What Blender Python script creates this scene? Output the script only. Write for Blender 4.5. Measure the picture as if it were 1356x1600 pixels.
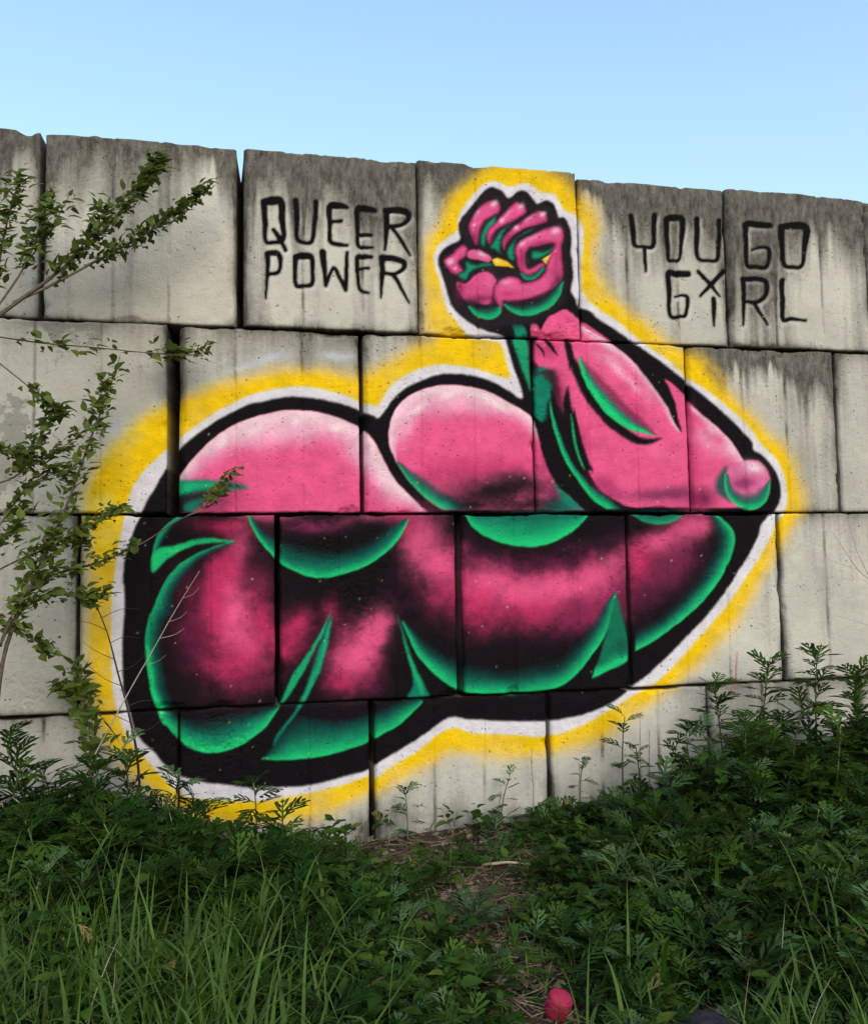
import bpy, math, random
import numpy as np
from mathutils import Vector, Matrix, Euler

for o in list(bpy.data.objects): bpy.data.objects.remove(o, do_unlink=True)
SC = bpy.context.scene
COL = SC.collection
random.seed(7); RNG = np.random.RandomState(11)

# ------------------------------------------------------------------ camera
FPX, CX, CY = 1350.0, 678.0, 800.0          # lens in units of a 1356 x 1600 sheet
PITCH, ROLL, YAW, DIST, JH = 0.06967648, -0.01639097, 0.20652216, 3.79234372, 0.26205946
def cam_axes():
    fw = np.array([0, math.cos(PITCH), math.sin(PITCH)]); r = np.array([1., 0, 0]); u = np.cross(r, fw)
    return fw, r*math.cos(ROLL)+u*math.sin(ROLL), -r*math.sin(ROLL)+u*math.cos(ROLL)
FW, RT, UP = cam_axes()
TX = np.array([math.cos(YAW), math.sin(YAW), 0]); NX = np.array([-math.sin(YAW), math.cos(YAW), 0])   # along / into the wall
WD = DIST*NX[1]                                # distance of the wall plane from the camera
def ray(px, py): return FW + (px-CX)/FPX*RT - (py-CY)/FPX*UP
_d = ray(650, 1308); CAMZ = -(_d*(WD/(_d@NX)))[2]      # ground at the wall foot is z = 0
CAM = np.array([0, 0, CAMZ])
cd = bpy.data.cameras.new('camera'); cam = bpy.data.objects.new('camera', cd); COL.objects.link(cam)
cam.matrix_world = Matrix(((RT[0],UP[0],-FW[0],0),(RT[1],UP[1],-FW[1],0),(RT[2],UP[2],-FW[2],CAMZ),(0,0,0,1)))
cd.sensor_fit = 'HORIZONTAL'; cd.sensor_width = 36; cd.lens = 36*FPX/1356; cd.clip_start = .05; cd.clip_end = 3000
SC.camera = cam
# ------------------------------------------------------------------ sky, sun, exposure
SUN_EL, SUN_AZ = math.radians(38), math.radians(160)    # azimuth clockwise from +Y: behind the photographer, to the right
w = bpy.data.worlds.new('World'); SC.world = w; w.use_nodes = True
nt = w.node_tree; bg = nt.nodes['Background']
sky = nt.nodes.new('ShaderNodeTexSky'); sky.sky_type = 'NISHITA'; sky.sun_disc = False
sky.sun_elevation = SUN_EL; sky.sun_rotation = SUN_AZ; sky.altitude = 50; sky.air_density = 2.1; sky.dust_density = 3.0; sky.ozone_density = 4.6
nt.links.new(sky.outputs[0], bg.inputs[0]); bg.inputs[1].default_value = 0.135
ld = bpy.data.lights.new('sun', 'SUN'); ld.energy = .5; ld.angle = math.radians(60); ld.color = (1, .95, .88)
sun = bpy.data.objects.new('sun', ld); COL.objects.link(sun)
_sv = Vector((math.sin(SUN_AZ)*math.cos(SUN_EL), math.cos(SUN_AZ)*math.cos(SUN_EL), math.sin(SUN_EL)))
sun.rotation_euler = _sv.to_track_quat('Z', 'Y').to_euler(); sun.location = (0, -6, 8)
SC.view_settings.view_transform = 'Standard'; SC.view_settings.look = 'None'
SC.view_settings.exposure = 1.12; SC.view_settings.gamma = 1.0; SC.view_settings.use_curve_mapping = False

# ------------------------------------------------------------------ helpers
def at(px, py, off):
    """world point seen at sheet position (px,py), 'off' metres in front of the wall face"""
    d = ray(px, py); return CAM + d*((WD-off)/(d@NX))
def gz(x, y):
    """height of the ground"""
    return (.035*np.sin(x*1.7+.6)*np.cos(y*1.3+.4) + .02*np.sin(x*4.1+y*3.3) + .012*np.sin(x*9-y*7.7)
            + .10*np.exp(-((x-2.7)/.9)**2-((y-4.1)/.7)**2) + .05*np.exp(-((x+1.2)/.8)**2-((y-3.4)/.7)**2))
def foot(px, off):
    p = at(px, 1300, off); return Vector((p[0], p[1], gz(p[0], p[1])))
def project(p):
    q = np.asarray(p)-CAM; z = q@FW; return CX+FPX*(q@RT)/z, CY-FPX*(q@UP)/z
def tag(o, label=None, cat=None, group=None, kind=None):
    if label: o['label'] = label
    if cat: o['category'] = cat
    if group: o['group'] = group
    if kind: o['kind'] = kind
    return o
def empty(name, loc=(0,0,0), rz=0.):
    o = bpy.data.objects.new(name, None); COL.objects.link(o); o.location = loc; o.rotation_euler = (0,0,rz); o.empty_display_size = .05
    return o
def link(name, me, parent=None):
    o = bpy.data.objects.new(name, me); COL.objects.link(o)
    if parent is not None: o.parent = parent
    return o
def mesh_np(name, V, loops, sizes, mat=None, smooth=True):
    me = bpy.data.meshes.new(name)
    V = np.asarray(V, np.float32); loops = np.asarray(loops, np.int32).ravel(); sizes = np.asarray(sizes, np.int32)
    me.vertices.add(len(V)); me.vertices.foreach_set('co', V.ravel())
    me.loops.add(len(loops)); me.loops.foreach_set('vertex_index', loops)
    me.polygons.add(len(sizes)); st = np.concatenate([[0], np.cumsum(sizes)[:-1]]).astype(np.int32)
    me.polygons.foreach_set('loop_start', st); me.polygons.foreach_set('loop_total', sizes)
    me.polygons.foreach_set('use_smooth', np.full(len(sizes), smooth) if np.isscalar(smooth) else smooth)
    if mat: me.materials.append(mat)
    me.update(calc_edges=True); me.validate()
    return me
class MB:
    """collects tubes and faces for one mesh"""
    def __init__(s): s.v = []; s.f = []
    def tube(s, pts, rad, n=6, cap=True):
        pts = [Vector(p) for p in pts]; b0 = len(s.v); m = len(pts)
        up = Vector((.13,.31,.94))
        for i, p in enumerate(pts):
            t = (pts[min(i+1,m-1)]-pts[max(i-1,0)]).normalized()
            a = t.cross(up)
            if a.length < .1: a = t.cross(Vector((1,0,0)))
            a.normalize(); b = t.cross(a)
            r = rad[i] if hasattr(rad,'__len__') else rad
            for k in range(n):
                q = 2*math.pi*k/n; s.v.append(p + (a*math.cos(q)+b*math.sin(q))*r)
        for i in range(m-1):
            for k in range(n):
                k2 = (k+1) % n; s.f.append((b0+i*n+k, b0+i*n+k2, b0+(i+1)*n+k2, b0+(i+1)*n+k))
        if cap: s.f.append(tuple(b0+k for k in range(n))[::-1]); s.f.append(tuple(b0+(m-1)*n+k for k in range(n)))
    def build(s, name, mat, parent=None, smooth=True):
        me = bpy.data.meshes.new(name); me.from_pydata([tuple(v) for v in s.v], [], s.f)
        me.polygons.foreach_set('use_smooth', [smooth]*len(s.f)); me.materials.append(mat); me.update()
        return link(name, me, parent)
def lin(c): 
    c = np.asarray(c, np.float64)
    return np.where(c <= .04045, c/12.92, ((np.maximum(c,0)+.055)/1.055)**2.4)
_T = np.random.RandomState(3).rand(8, 256, 256).astype(np.float32)
def vn(x, y, seed=0):
    """value noise at any coordinates"""
    T = _T[seed % 8]; ox = (seed*37) % 256; oy = (seed*91) % 256
    xi = np.floor(x).astype(int); yi = np.floor(y).astype(int); fx = x-xi; fy = y-yi
    fx = fx*fx*(3-2*fx); fy = fy*fy*(3-2*fy)
    a = T[(yi+oy) & 255, (xi+ox) & 255]; b = T[(yi+oy) & 255, (xi+1+ox) & 255]; c = T[(yi+1+oy) & 255, (xi+ox) & 255]; d = T[(yi+1+oy) & 255, (xi+1+ox) & 255]
    return (a*(1-fx)+b*fx)*(1-fy)+(c*(1-fx)+d*fx)*fy
def fbm(x, y, seed=0, n=3):
    s = 0; a = .5
    for i in range(n): s = s+a*vn(x*2**i, y*2**i, seed+i); a *= .5
    return s/(1-.5**n)

# ------------------------------------------------------------------ materials
class NT:
    def __init__(s, name):
        s.m = bpy.data.materials.new(name); s.m.use_nodes = True; s.t = s.m.node_tree; s.n = s.t.nodes
        s.b = s.n['Principled BSDF']; s.out = s.n['Material Output']
    def new(s, typ, **kw):
        n = s.n.new(typ)
        for k, v in kw.items():
            if k in ('inp',):
                for kk, vv in v.items(): s.set(n.inputs[kk], vv)
            else: setattr(n, k, v)
        return n
    def set(s, sock, v):
        if hasattr(v, 'is_output'): s.t.links.new(v, sock)
        else: sock.default_value = v
    def noise(s, vec, scale, detail=4, rough=.55, dist=0):
        n = s.new('ShaderNodeTexNoise', inp={'Scale':scale,'Detail':detail,'Roughness':rough,'Distortion':dist})
        if vec is not None: s.set(n.inputs['Vector'], vec)
        return n.outputs['Fac']
    def mapr(s, v, a, b, c=0, d=1):
        return s.new('ShaderNodeMapRange', inp={'Value':v,'From Min':a,'From Max':b,'To Min':c,'To Max':d}).outputs[0]
    def math(s, op, a, b=0.):
        n = s.new('ShaderNodeMath', operation=op); s.set(n.inputs[0], a); s.set(n.inputs[1], b); return n.outputs[0]
    def mix(s, f, a, b, mode='MIX'):
        n = s.new('ShaderNodeMix', data_type='RGBA', blend_type=mode)
        s.set(n.inputs['Factor'], f); s.set(n.inputs[6], a if hasattr(a,'is_output') else (*a,1)); s.set(n.inputs[7], b if hasattr(b,'is_output') else (*b,1)); return n.outputs[2]
    def attr(s, name, out='Color'): return s.new('ShaderNodeAttribute', attribute_name=name).outputs[out]
    def scale(s, vec, v):
        n = s.new('ShaderNodeMapping'); s.set(n.inputs['Vector'], vec); n.inputs['Scale'].default_value = v; return n.outputs[0]
    def bump(s, h, strength, dist=.01, normal=None):
        n = s.new('ShaderNodeBump', inp={'Strength':strength,'Distance':dist,'Height':h})
        if normal is not None: s.set(n.inputs['Normal'], normal)
        return n.outputs[0]
def concrete_material():
    k = NT('painted_concrete'); wp = k.attr('wpos','Vector')
    wear_shade = k.new('ShaderNodeSeparateColor'); k.set(wear_shade.inputs[0], k.attr('wear_shade'))
    pale, mid, dark = (.430,.418,.372), (.330,.320,.284), (.034,.030,.025)
    c = k.mix(k.mapr(k.noise(wp, 2.2, 5, .6), .35, .68), pale, mid)
    c = k.mix(k.math('MULTIPLY', k.mapr(k.noise(wp, 30, 6, .7), .5, .75), .35), c, (.24,.228,.192))
    wt = k.new('ShaderNodeAttribute', attribute_name='wear_shade').outputs['Alpha']
    c = k.mix(1, c, k.new('ShaderNodeCombineXYZ', inp={0:wt,1:wt,2:wt}).outputs[0], 'MULTIPLY')
    # vertical rain streaks, plus joint grime and painted contact shade at block edges
    st = k.noise(k.scale(wp, (13,.7,1)), 1, 5, .65); st2 = k.noise(k.scale(wp, (42,1.6,1)), 1, 4, .6)
    s = k.math('ADD', k.math('MULTIPLY', st, .65), k.math('MULTIPLY', st2, .35))
    blot = k.noise(wp, 55, 4, .7)
    sm_ = k.math('ADD', k.math('MULTIPLY', wear_shade.outputs[0], 1.15), k.math('SUBTRACT', s, .92))
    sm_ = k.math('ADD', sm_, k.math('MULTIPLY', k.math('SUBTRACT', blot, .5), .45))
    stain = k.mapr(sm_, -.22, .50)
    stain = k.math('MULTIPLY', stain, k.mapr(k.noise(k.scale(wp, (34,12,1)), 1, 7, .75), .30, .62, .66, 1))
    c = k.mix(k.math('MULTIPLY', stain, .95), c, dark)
    # flaked patches, grey under the skim
    fl = k.mapr(k.math('ADD', k.noise(wp, 9, 6, .68), k.math('MULTIPLY', wear_shade.outputs[1], .5)), .86, .90)
    c = k.mix(k.math('MULTIPLY', fl, .75), c, (.19,.187,.172))
    # pin holes
    vo = k.new('ShaderNodeTexVoronoi', inp={'Vector':wp,'Scale':62.,'Randomness':1.}); sel = k.new('ShaderNodeSeparateColor'); k.set(sel.inputs[0], vo.outputs['Color'])
    hole = k.math('MULTIPLY', k.mapr(vo.outputs['Distance'], .16, .26, 1, 0), k.mapr(sel.outputs[0], .86, .89))
    hole = k.math('MULTIPLY', hole, k.mapr(k.noise(wp, 5, 3), .46, .6))
    paint = k.new('ShaderNodeAttribute', attribute_name='paint')
    # paint coverage, slightly thin on rough spots
    al = paint.outputs['Alpha']
    thin = k.math('SUBTRACT', 1, k.math('MULTIPLY', k.mapr(k.noise(wp, 120, 4, .7), .60, .78), .03))
    thin = k.math('MULTIPLY', thin, k.math('SUBTRACT', 1, k.math('MULTIPLY', wear_shade.outputs[2], .0)))
    keep = k.math('SUBTRACT', 1, k.math('MULTIPLY', al, thin))
    base = k.mix(1, c, k.new('ShaderNodeCombineXYZ', inp={0:keep,1:keep,2:keep}).outputs[0], 'MULTIPLY')
    pt = k.mix(1, paint.outputs['Color'], k.new('ShaderNodeCombineXYZ', inp={0:thin,1:thin,2:thin}).outputs[0], 'MULTIPLY')
    pt = k.mix(1, pt, k.new('ShaderNodeCombineXYZ', inp={i:k.mapr(k.noise(wp, 9, 9, .74), .28, .72, .70, 1.13) for i in range(3)}).outputs[0], 'MULTIPLY')
    c = k.mix(1, base, pt, 'ADD')
    c = k.mix(k.math('MULTIPLY', hole, .8), c, (.03,.027,.024))
    k.set(k.b.inputs['Base Color'], c)
    k.set(k.b.inputs['Roughness'], k.mapr(al, 0, 1, .92, .75)); k.b.inputs['Specular IOR Level'].default_value = .06
    h = k.math('ADD', k.math('MULTIPLY', k.noise(wp, 90, 6, .7), .7), k.math('MULTIPLY', k.noise(wp, 14, 4, .6), .6))
    h = k.math('SUBTRACT', h, k.math('MULTIPLY', hole, 1.2))
    k.set(k.b.inputs['Normal'], k.bump(h, .8, .007))
    return k.m
def leaf_material(name, a, b, tip=None, trans=.28, rough=.5):
    k = NT(name); oi = k.new('ShaderNodeObjectInfo').outputs['Random']; ti = k.attr('tint','Fac')
    r = k.math('FRACT', k.math('ADD', oi, ti))
    c = k.mix(r, a, b)
    geo = k.new('ShaderNodeNewGeometry'); 
    c = k.mix(k.mapr(k.noise(geo.outputs['Position'], 6, 2), .35, .7), c, tuple(x*.5 for x in a))
    c = k.mix(k.math('MULTIPLY', geo.outputs['Backfacing'], .5), c, tuple(.6*x+.022 for x in b))
    k.set(k.b.inputs['Base Color'], c); k.b.inputs['Roughness'].default_value = rough; k.b.inputs['Specular IOR Level'].default_value = .10
    tr = k.new('ShaderNodeBsdfTranslucent'); k.set(tr.inputs[0], k.mix(.5, c, (b[0]*1.6,b[1]*1.5,b[2]*.7)))
    mx = k.new('ShaderNodeMixShader'); mx.inputs[0].default_value = trans
    k.t.links.new(k.b.outputs[0], mx.inputs[1]); k.t.links.new(tr.outputs[0], mx.inputs[2]); k.t.links.new(mx.outputs[0], k.out.inputs[0])
    return k.m
def plain_material(name, a, b, scale=20, rough=.8, bump=.3, spec=.2):
    k = NT(name); co = k.new('ShaderNodeTexCoord').outputs['Object']; n = k.noise(co, scale, 5, .65)
    c = k.mix(k.mapr(n, .3, .7), a, b); r = k.new('ShaderNodeObjectInfo').outputs['Random']; ti = k.attr('tint','Fac')
    v = k.mapr(k.math('FRACT', k.math('ADD', r, ti)), 0, 1, .6, 1.3)
    c = k.mix(1, c, k.new('ShaderNodeCombineXYZ', inp={0:v,1:v,2:v}).outputs[0], 'MULTIPLY')
    k.set(k.b.inputs['Base Color'], c); k.b.inputs['Roughness'].default_value = rough; k.b.inputs['Specular IOR Level'].default_value = spec
    k.set(k.b.inputs['Normal'], k.bump(n, bump, .004)); return k.m
def soil_material():
    k = NT('soil'); p = k.new('ShaderNodeNewGeometry').outputs['Position']
    n = k.noise(p, 3, 6, .65); f = k.noise(p, 45, 6, .7)
    c = k.mix(k.mapr(n, .35, .65), (.040,.028,.019), (.075,.053,.034)); c = k.mix(k.mapr(f, .45, .7), c, (.11,.085,.055)); c = k.mix(k.mapr(k.noise(p, 8, 4), .55, .7), c, (.022,.030,.012))
    k.set(k.b.inputs['Base Color'], c); k.b.inputs['Roughness'].default_value = .95; k.b.inputs['Specular IOR Level'].default_value = .1
    k.set(k.b.inputs['Normal'], k.bump(k.math('ADD', f, n), .9, .03)); return k.m
M = dict(concrete=concrete_material(), soil=soil_material(),
    mug=leaf_material('weed_leaf', (.007,.034,.003), (.056,.108,.013), trans=.22, rough=.7),
    mug2=leaf_material('weed_leaf_pale', (.035,.085,.026), (.090,.150,.058), trans=.2, rough=.7),
    shrub=leaf_material('shrub_leaf', (.055,.090,.014), (.110,.145,.028), trans=.3, rough=.5),
    grass=leaf_material('grass_blade', (.016,.060,.005), (.095,.175,.022), trans=.28, rough=.65),
    stem=plain_material('green_stem', (.06,.085,.03), (.09,.10,.045)),
    bark=plain_material('bark', (.060,.045,.033), (.11,.09,.07), 60),
    darkbark=plain_material('dark_dead_stem', (.022,.016,.014), (.045,.034,.028), 60),
    dry=plain_material('dry_straw', (.22,.17,.10), (.36,.30,.20), 40),
    grey=plain_material('weathered_twig', (.20,.17,.14), (.34,.30,.26), 40),
    broad=leaf_material('broad_leaf', (.012,.048,.005), (.070,.112,.016), trans=.25, rough=.7),
    yellowed=leaf_material('yellowed_leaf', (.16,.13,.035), (.24,.20,.07), trans=.2, rough=.8),
    litter=plain_material('dry_litter', (.075,.055,.036), (.20,.155,.10), 30),
    cap=plain_material('crimson_plastic', (.36,.010,.050), (.47,.02,.075), 60, .7, .25, .3),
    stone=plain_material('dark_stone', (.006,.007,.009), (.022,.024,.030), 90, .85, .8))

# ---- mural painter: spray paint laid out on the wall, one unit = 1/360 m or so ----
MW, MH, MY0 = 1356, 1180, 180            # paint canvas (wall sheet units)
CAN = np.zeros((MH, MW, 4), np.float32)  # rgb (display) + coverage
FR = dict(F=(640,240,.23599), A=(160,500,.33923), B=(540,500,.33923), C=(860,480,.32448),
          D=(160,860,.36873), E=(540,780,.51622), Q=(360,210,.29499), Y=(880,250,.35103), L=(0,560,.4))
def P(*a):
    """P('A','x,y x,y', 'B','x,y') -> Nx2 points on the sheet"""
    out = []
    for fr, s in zip(a[::2], a[1::2]):
        x0, y0, k = FR[fr]
        for t in s.split():
            v = [float(q) for q in t.split(',')]
            out.append([x0 + v[0]*k, y0 + v[1]*k] + [w*k for w in v[2:]])
    return np.array(out)
def spl(p, closed=False, n=4):
    m = len(p); out = []
    if m < 3: return p
    for i in range(m if closed else m-1):
        if closed: a, b, c, d = p[i-1], p[i], p[(i+1) % m], p[(i+2) % m]
        else: a, b, c, d = p[max(i-1,0)], p[i], p[i+1], p[min(i+2,m-1)]
        for j in range(n):
            t = j/n
            out.append(.5*((2*b) + (c-a)*t + (2*a-5*b+4*c-d)*t*t + (3*b-a-3*c+d)*t**3))
    if not closed: out.append(p[-1])
    return np.array(out)
def vnoise(h, w, cell, seed):
    r = np.random.RandomState(seed); gh, gw = int(h/cell)+3, int(w/cell)+3
    g = r.rand(gh, gw).astype(np.float32)
    y = np.arange(h)/cell; x = np.arange(w)/cell
    yi = y.astype(int); xi = x.astype(int); fy = y-yi; fx = x-xi
    fy = (fy*fy*(3-2*fy))[:,None]; fx = (fx*fx*(3-2*fx))[None]
    a = g[yi][:,xi]; b = g[yi][:,xi+1]; c = g[yi+1][:,xi]; d = g[yi+1][:,xi+1]
    return (a*(1-fx)+b*fx)*(1-fy) + (c*(1-fx)+d*fx)*fy
WX = ((vnoise(MH,MW,9,1)-.5)*1.1 + (vnoise(MH,MW,30,2)-.5)*2.4).astype(np.float32)
WY = ((vnoise(MH,MW,9,3)-.5)*1.1 + (vnoise(MH,MW,30,4)-.5)*2.4).astype(np.float32)
SP = (vnoise(MH,MW,2,5)*.6 + vnoise(MH,MW,5,6)*.4 - .5).astype(np.float32)    # spray grain
CL = (vnoise(MH,MW,28,7)*.6 + vnoise(MH,MW,60,8)*.4 - .5).astype(np.float32)  # cloudy spray passes
CL2 = (vnoise(MH,MW,11,9)*.6 + vnoise(MH,MW,5,10)*.4 - .5).astype(np.float32)
def box(pts, pad):
    x0 = int(max(0, pts[:,0].min()-pad)); x1 = int(min(MW, pts[:,0].max()+pad+1))
    y0 = int(max(0, pts[:,1].min()-MY0-pad)); y1 = int(min(MH, pts[:,1].max()-MY0+pad+1))
    return y0, max(y1, y0+1), x0, max(x1, x0+1)
def grid(b):
    y0, y1, x0, x1 = b
    Y, X = np.mgrid[y0:y1, x0:x1].astype(np.float32)
    return X + WX[y0:y1,x0:x1], Y + MY0 + WY[y0:y1,x0:x1]
def seg_dist(X, Y, p, closed=False, widths=None):
    best = np.full(X.shape, 1e9, np.float32)
    m = len(p)
    for i in range(m if closed else m-1):
        a = p[i]; b = p[(i+1) % m]
        dx, dy = b[0]-a[0], b[1]-a[1]; L = dx*dx+dy*dy+1e-9
        t = np.clip(((X-a[0])*dx + (Y-a[1])*dy)/L, 0, 1)
        d = np.hypot(X-a[0]-t*dx, Y-a[1]-t*dy)
        if widths is not None: d = d - .5*(widths[i]+(widths[i+1]-widths[i])*t)
        np.minimum(best, d, out=best)
    return best
def inside(X, Y, p):
    ins = np.zeros(X.shape, bool); m = len(p)
    for i in range(m):
        a = p[i]; b = p[(i+1) % m]
        if a[1] == b[1]: continue
        c = ((a[1] > Y) != (b[1] > Y)) & (X < (b[0]-a[0])*(Y-a[1])/(b[1]-a[1]) + a[0])
        ins ^= c
    return ins
def sdf(X, Y, p):
    if X.size > 60000:     # big shapes: coarse field, then bilinear
        s = 3
        h, w = X.shape
        Xs = X[::s, ::s]; Ys = Y[::s, ::s]
        d = seg_dist(Xs, Ys, p, True); d = np.where(inside(Xs, Ys, p), -d, d)
        yy = np.minimum(np.arange(h)/s, d.shape[0]-1.001); xx = np.minimum(np.arange(w)/s, d.shape[1]-1.001)
        yi = yy.astype(int); xi = xx.astype(int); fy = (yy-yi)[:,None]; fx = (xx-xi)[None]
        return ((d[yi][:,xi]*(1-fx)+d[yi][:,xi+1]*fx)*(1-fy) + (d[yi+1][:,xi]*(1-fx)+d[yi+1][:,xi+1]*fx)*fy).astype(np.float32)
    d = seg_dist(X, Y, p, True)
    return np.where(inside(X, Y, p), -d, d)
def put(b, al, col, clip=None):
    y0, y1, x0, x1 = b
    al = np.clip(al, 0, 1)
    if clip is not None: al = al*clip[y0:y1, x0:x1]
    c = CAN[y0:y1, x0:x1]
    col = np.asarray(col, np.float32)
    if col.ndim == 1: col = col/255.
    c[..., :3] = c[..., :3]*(1-al[...,None]) + col*al[...,None]
    c[..., 3] = 1-(1-c[..., 3])*(1-al)
def sm(t):
    t = np.clip(t, 0, 1); return t*t*(3-2*t)
def mask(pts, soft=1.5, curve=True):
    p = spl(pts, True) if curve else pts
    b = box(p, soft+8); X, Y = grid(b)
    M = np.zeros((MH, MW), np.float32)
    M[b[0]:b[1], b[2]:b[3]] = sm(.5 - sdf(X, Y, p)/(2*soft))
    return M
def fill(pts, col, soft=1.5, a=1., clip=None, curve=True, grain=.25, inset=0.):
    p = spl(pts, True) if curve else pts
    b = box(p, soft*1.5+8); X, Y = grid(b)
    d = sdf(X, Y, p) + inset
    s = (slice(b[0],b[1]), slice(b[2],b[3]))
    d = d + soft*(SP[s]*grain*2 + CL[s]*.9*(soft > 5))
    put(b, a*sm(.5 - d/(2*soft)), col, clip)
def blob(fr, x, y, rx, ry, rot, col, a=1., clip=None, pw=1.):
    x0, y0, k = FR[fr]; c = np.array([[x0+x*k, y0+y*k]]); rx *= k; ry *= k
    b = box(c, max(rx, ry)*2.1); X, Y = grid(b)
    r = math.radians(rot); dx = X-c[0,0]; dy = Y-c[0,1]
    u = (dx*math.cos(r)+dy*math.sin(r))/rx; v = (-dx*math.sin(r)+dy*math.cos(r))/ry
    s = (slice(b[0],b[1]), slice(b[2],b[3]))
    q = np.sqrt(u*u+v*v) + CL[s]*.6 + CL2[s]*.35 + SP[s]*.2
    put(b, a*np.exp(-np.maximum(q,0)**2*pw*1.2), col, clip)
def stroke(pts, col, soft=1.2, a=1., clip=None, curve=True):
    p = spl(pts, False) if curve else pts
    b = box(p, p[:,2].max()+soft*2+5); X, Y = grid(b)
    d = seg_dist(X, Y, p, False, p[:,2])
    s = (slice(b[0],b[1]), slice(b[2],b[3]))
    put(b, a*sm(.5 - (d + soft*SP[s]*.6)/(2*soft)), col, clip)
G1, G2, G3 = (30,200,120), (16,128,103), (10,74,69)
def cres(A, B, ramp=((0,G1,1),(.09,G1,1),(.28,(22,170,112),1),(.5,(17,118,92),.95),(.75,G3,.6),(1,G3,0)), clip=None, soft=1.6, wob=.16):
    """band between the crisp edge A and the faded edge B"""
    A = spl(A); B = spl(B)
    poly = np.vstack([A[:,:2], B[::-1,:2]])
    b = box(poly, 8); X, Y = grid(b)
    d = sdf(X, Y, poly)
    da = seg_dist(X, Y, A); db = seg_dist(X, Y, B)
    s = (slice(b[0],b[1]), slice(b[2],b[3]))
    t = np.clip((da/(da+db+1e-4))**.78 + CL[s]*wob + SP[s]*.08, 0, 1)
    ts = [r[0] for r in ramp]
    col = np.stack([np.interp(t, ts, [r[1][k]/255. for r in ramp]) for k in range(3)], -1)
    al = np.interp(t, ts, [r[2] for r in ramp])*sm(.5 - d/(2*soft))
    put(b, al, col, clip)
YEL, WHI, BLK, PNK, DPK, PAL = (247,202,6), (226,221,230), (17,14,18), (236,92,143), (206,50,102), (244,208,222)
def paint_mural():
    # halo: yellow, then white, then the black body
    Yo = P('F','100,1160 95,900 85,700 110,560 165,470 215,370 270,265 370,180 450,110 520,72 650,66 800,76 900,92 1000,140 1080,220 1130,280 1200,320 1240,370 1272,480',
           'Y','160,340 148,410 160,500 210,580 300,660 400,730 460,790 540,835 640,890 720,980',
           'C','760,290 850,380 970,500 1060,590 1140,660 1192,770 1222,880 1220,980 1180,1060 1130,1140 1080,1230',
           'E','1270,240 1210,350 1140,440 1060,520 990,580 930,625 850,685 760,742 640,772 540,787 440,787 330,775 250,812 150,868 90,908',
           'D','1120,1050 1040,1090 950,1125 830,1155 650,1172 480,1166 400,1140 330,1110 230,1040 100,945 25,850 -20,760',
           'L','350,1300 335,1150 335,1000 340,850 345,720 330,600 335,500 390,400 480,300 560,225 640,185',
           'A','360,350 500,300 620,262 760,228 880,208 1000,212 1120,232 1190,250','B','120,225 200,180 300,120 400,85 380,60')
    fill(P('L','330,640 345,480 420,380 520,270 640,170 660,420 560,560 480,700'), (225,221,220), 14, .75)
    for q in (('A',490,300,90,22,-12),('A',760,170,110,26,-12),('A',1080,165,90,26,4),('A',650,215,90,18,-14),('L',470,290,50,50,0),('L',400,370,40,26,0)):
        blob(*q, (205,210,226), .6)
    fill(Yo, YEL, 17, .9, inset=1, clip=np.clip(.86+.9*CL,0,1)); fill(Yo, YEL, 10, .9, inset=9, clip=np.clip(.95+.9*CL,0,1))
    for q in (('L',400,560,60,40,0),('L',420,690,50,60,0),('L',520,320,70,30,-35)):
        blob(*q, (228,214,170), .45)
    Wo = P('F','345,1165 255,1035 215,920 192,820 160,720 162,650 200,590 270,540 322,500 315,430 340,370 400,290 470,215 530,182 590,187 640,215 690,215 760,197 820,215 870,255 950,270 990,320 1020,370 1080,395 1130,440 1155,500 1150,600 1140,700 1143,800 1150,900 1180,960 1260,1030 1356,1095',
           'C','330,75 440,160 560,250 650,330 760,400 870,490 960,580 1010,650 1090,730 1130,810 1143,890 1135,970 1090,1050 1040,1150 990,1240',
           'E','1215,240 1150,330 1080,410 1010,490 940,555 900,580 800,640 720,685 640,715 560,718 470,712 390,712 335,694 290,705 220,760 150,805 90,846',
           'D','1130,955 1000,1000 880,1030 760,1052 600,1066 480,1062 340,1040 270,985 200,905 130,830 90,760 62,680 45,600 36,500 34,400 38,300 42,150',
           'A','50,1200 65,1100 82,1000 100,900 125,820 160,740 210,670 290,600 345,550 430,485 520,420 640,360 760,320 900,305 1020,315 1120,345 1200,378 1240,386',
           'B','150,385 200,310 270,255 350,218 450,203 560,212 660,240 738,266 755,250 735,180 712,108 640,92 570,80')
    fill(Wo, WHI, 3.2)
    S = P('F','480,1168 380,1110 300,1030 255,930 220,810 190,700 215,640 270,600 335,570 328,480 345,420 400,360 450,295 500,240 550,225 610,255 655,300 690,275 735,250 780,258 830,320 845,335 900,312 945,330 970,380 985,425 1020,425 1050,470 1068,540 1060,640 1070,720 1080,820 1065,900 1080,940 1125,1010 1200,1045',
          'C','240,62 380,155 500,240 640,350 720,410 860,530 960,640 978,690 1030,720 1085,790 1110,870 1105,930 1080,985 1022,1042 1000,1100 945,1210',
          'E','1190,215 1130,310 1060,390 960,490 880,560 830,600 760,640 680,662 600,672 480,670 380,668 312,660 250,702 170,755 108,792',
          'D','1130,925 1000,965 850,1000 640,1005 480,988 380,972 300,945 230,870 160,800 130,740 108,660 90,580 83,480 85,380 93,270 96,160',
          'A','96,1200 105,1100 130,1000 165,920 200,850 240,780 285,695 345,606 430,530 530,460 650,400 780,365 880,352 1000,362 1100,385 1190,415 1240,438 1270,452',
          'B','180,415 230,350 300,300 380,265 480,245 570,250 650,272 730,310 815,362 800,290 770,200 745,120 728,75')
    MS = mask(S, 2.4)
    fill(S, BLK, 2.6)
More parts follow.
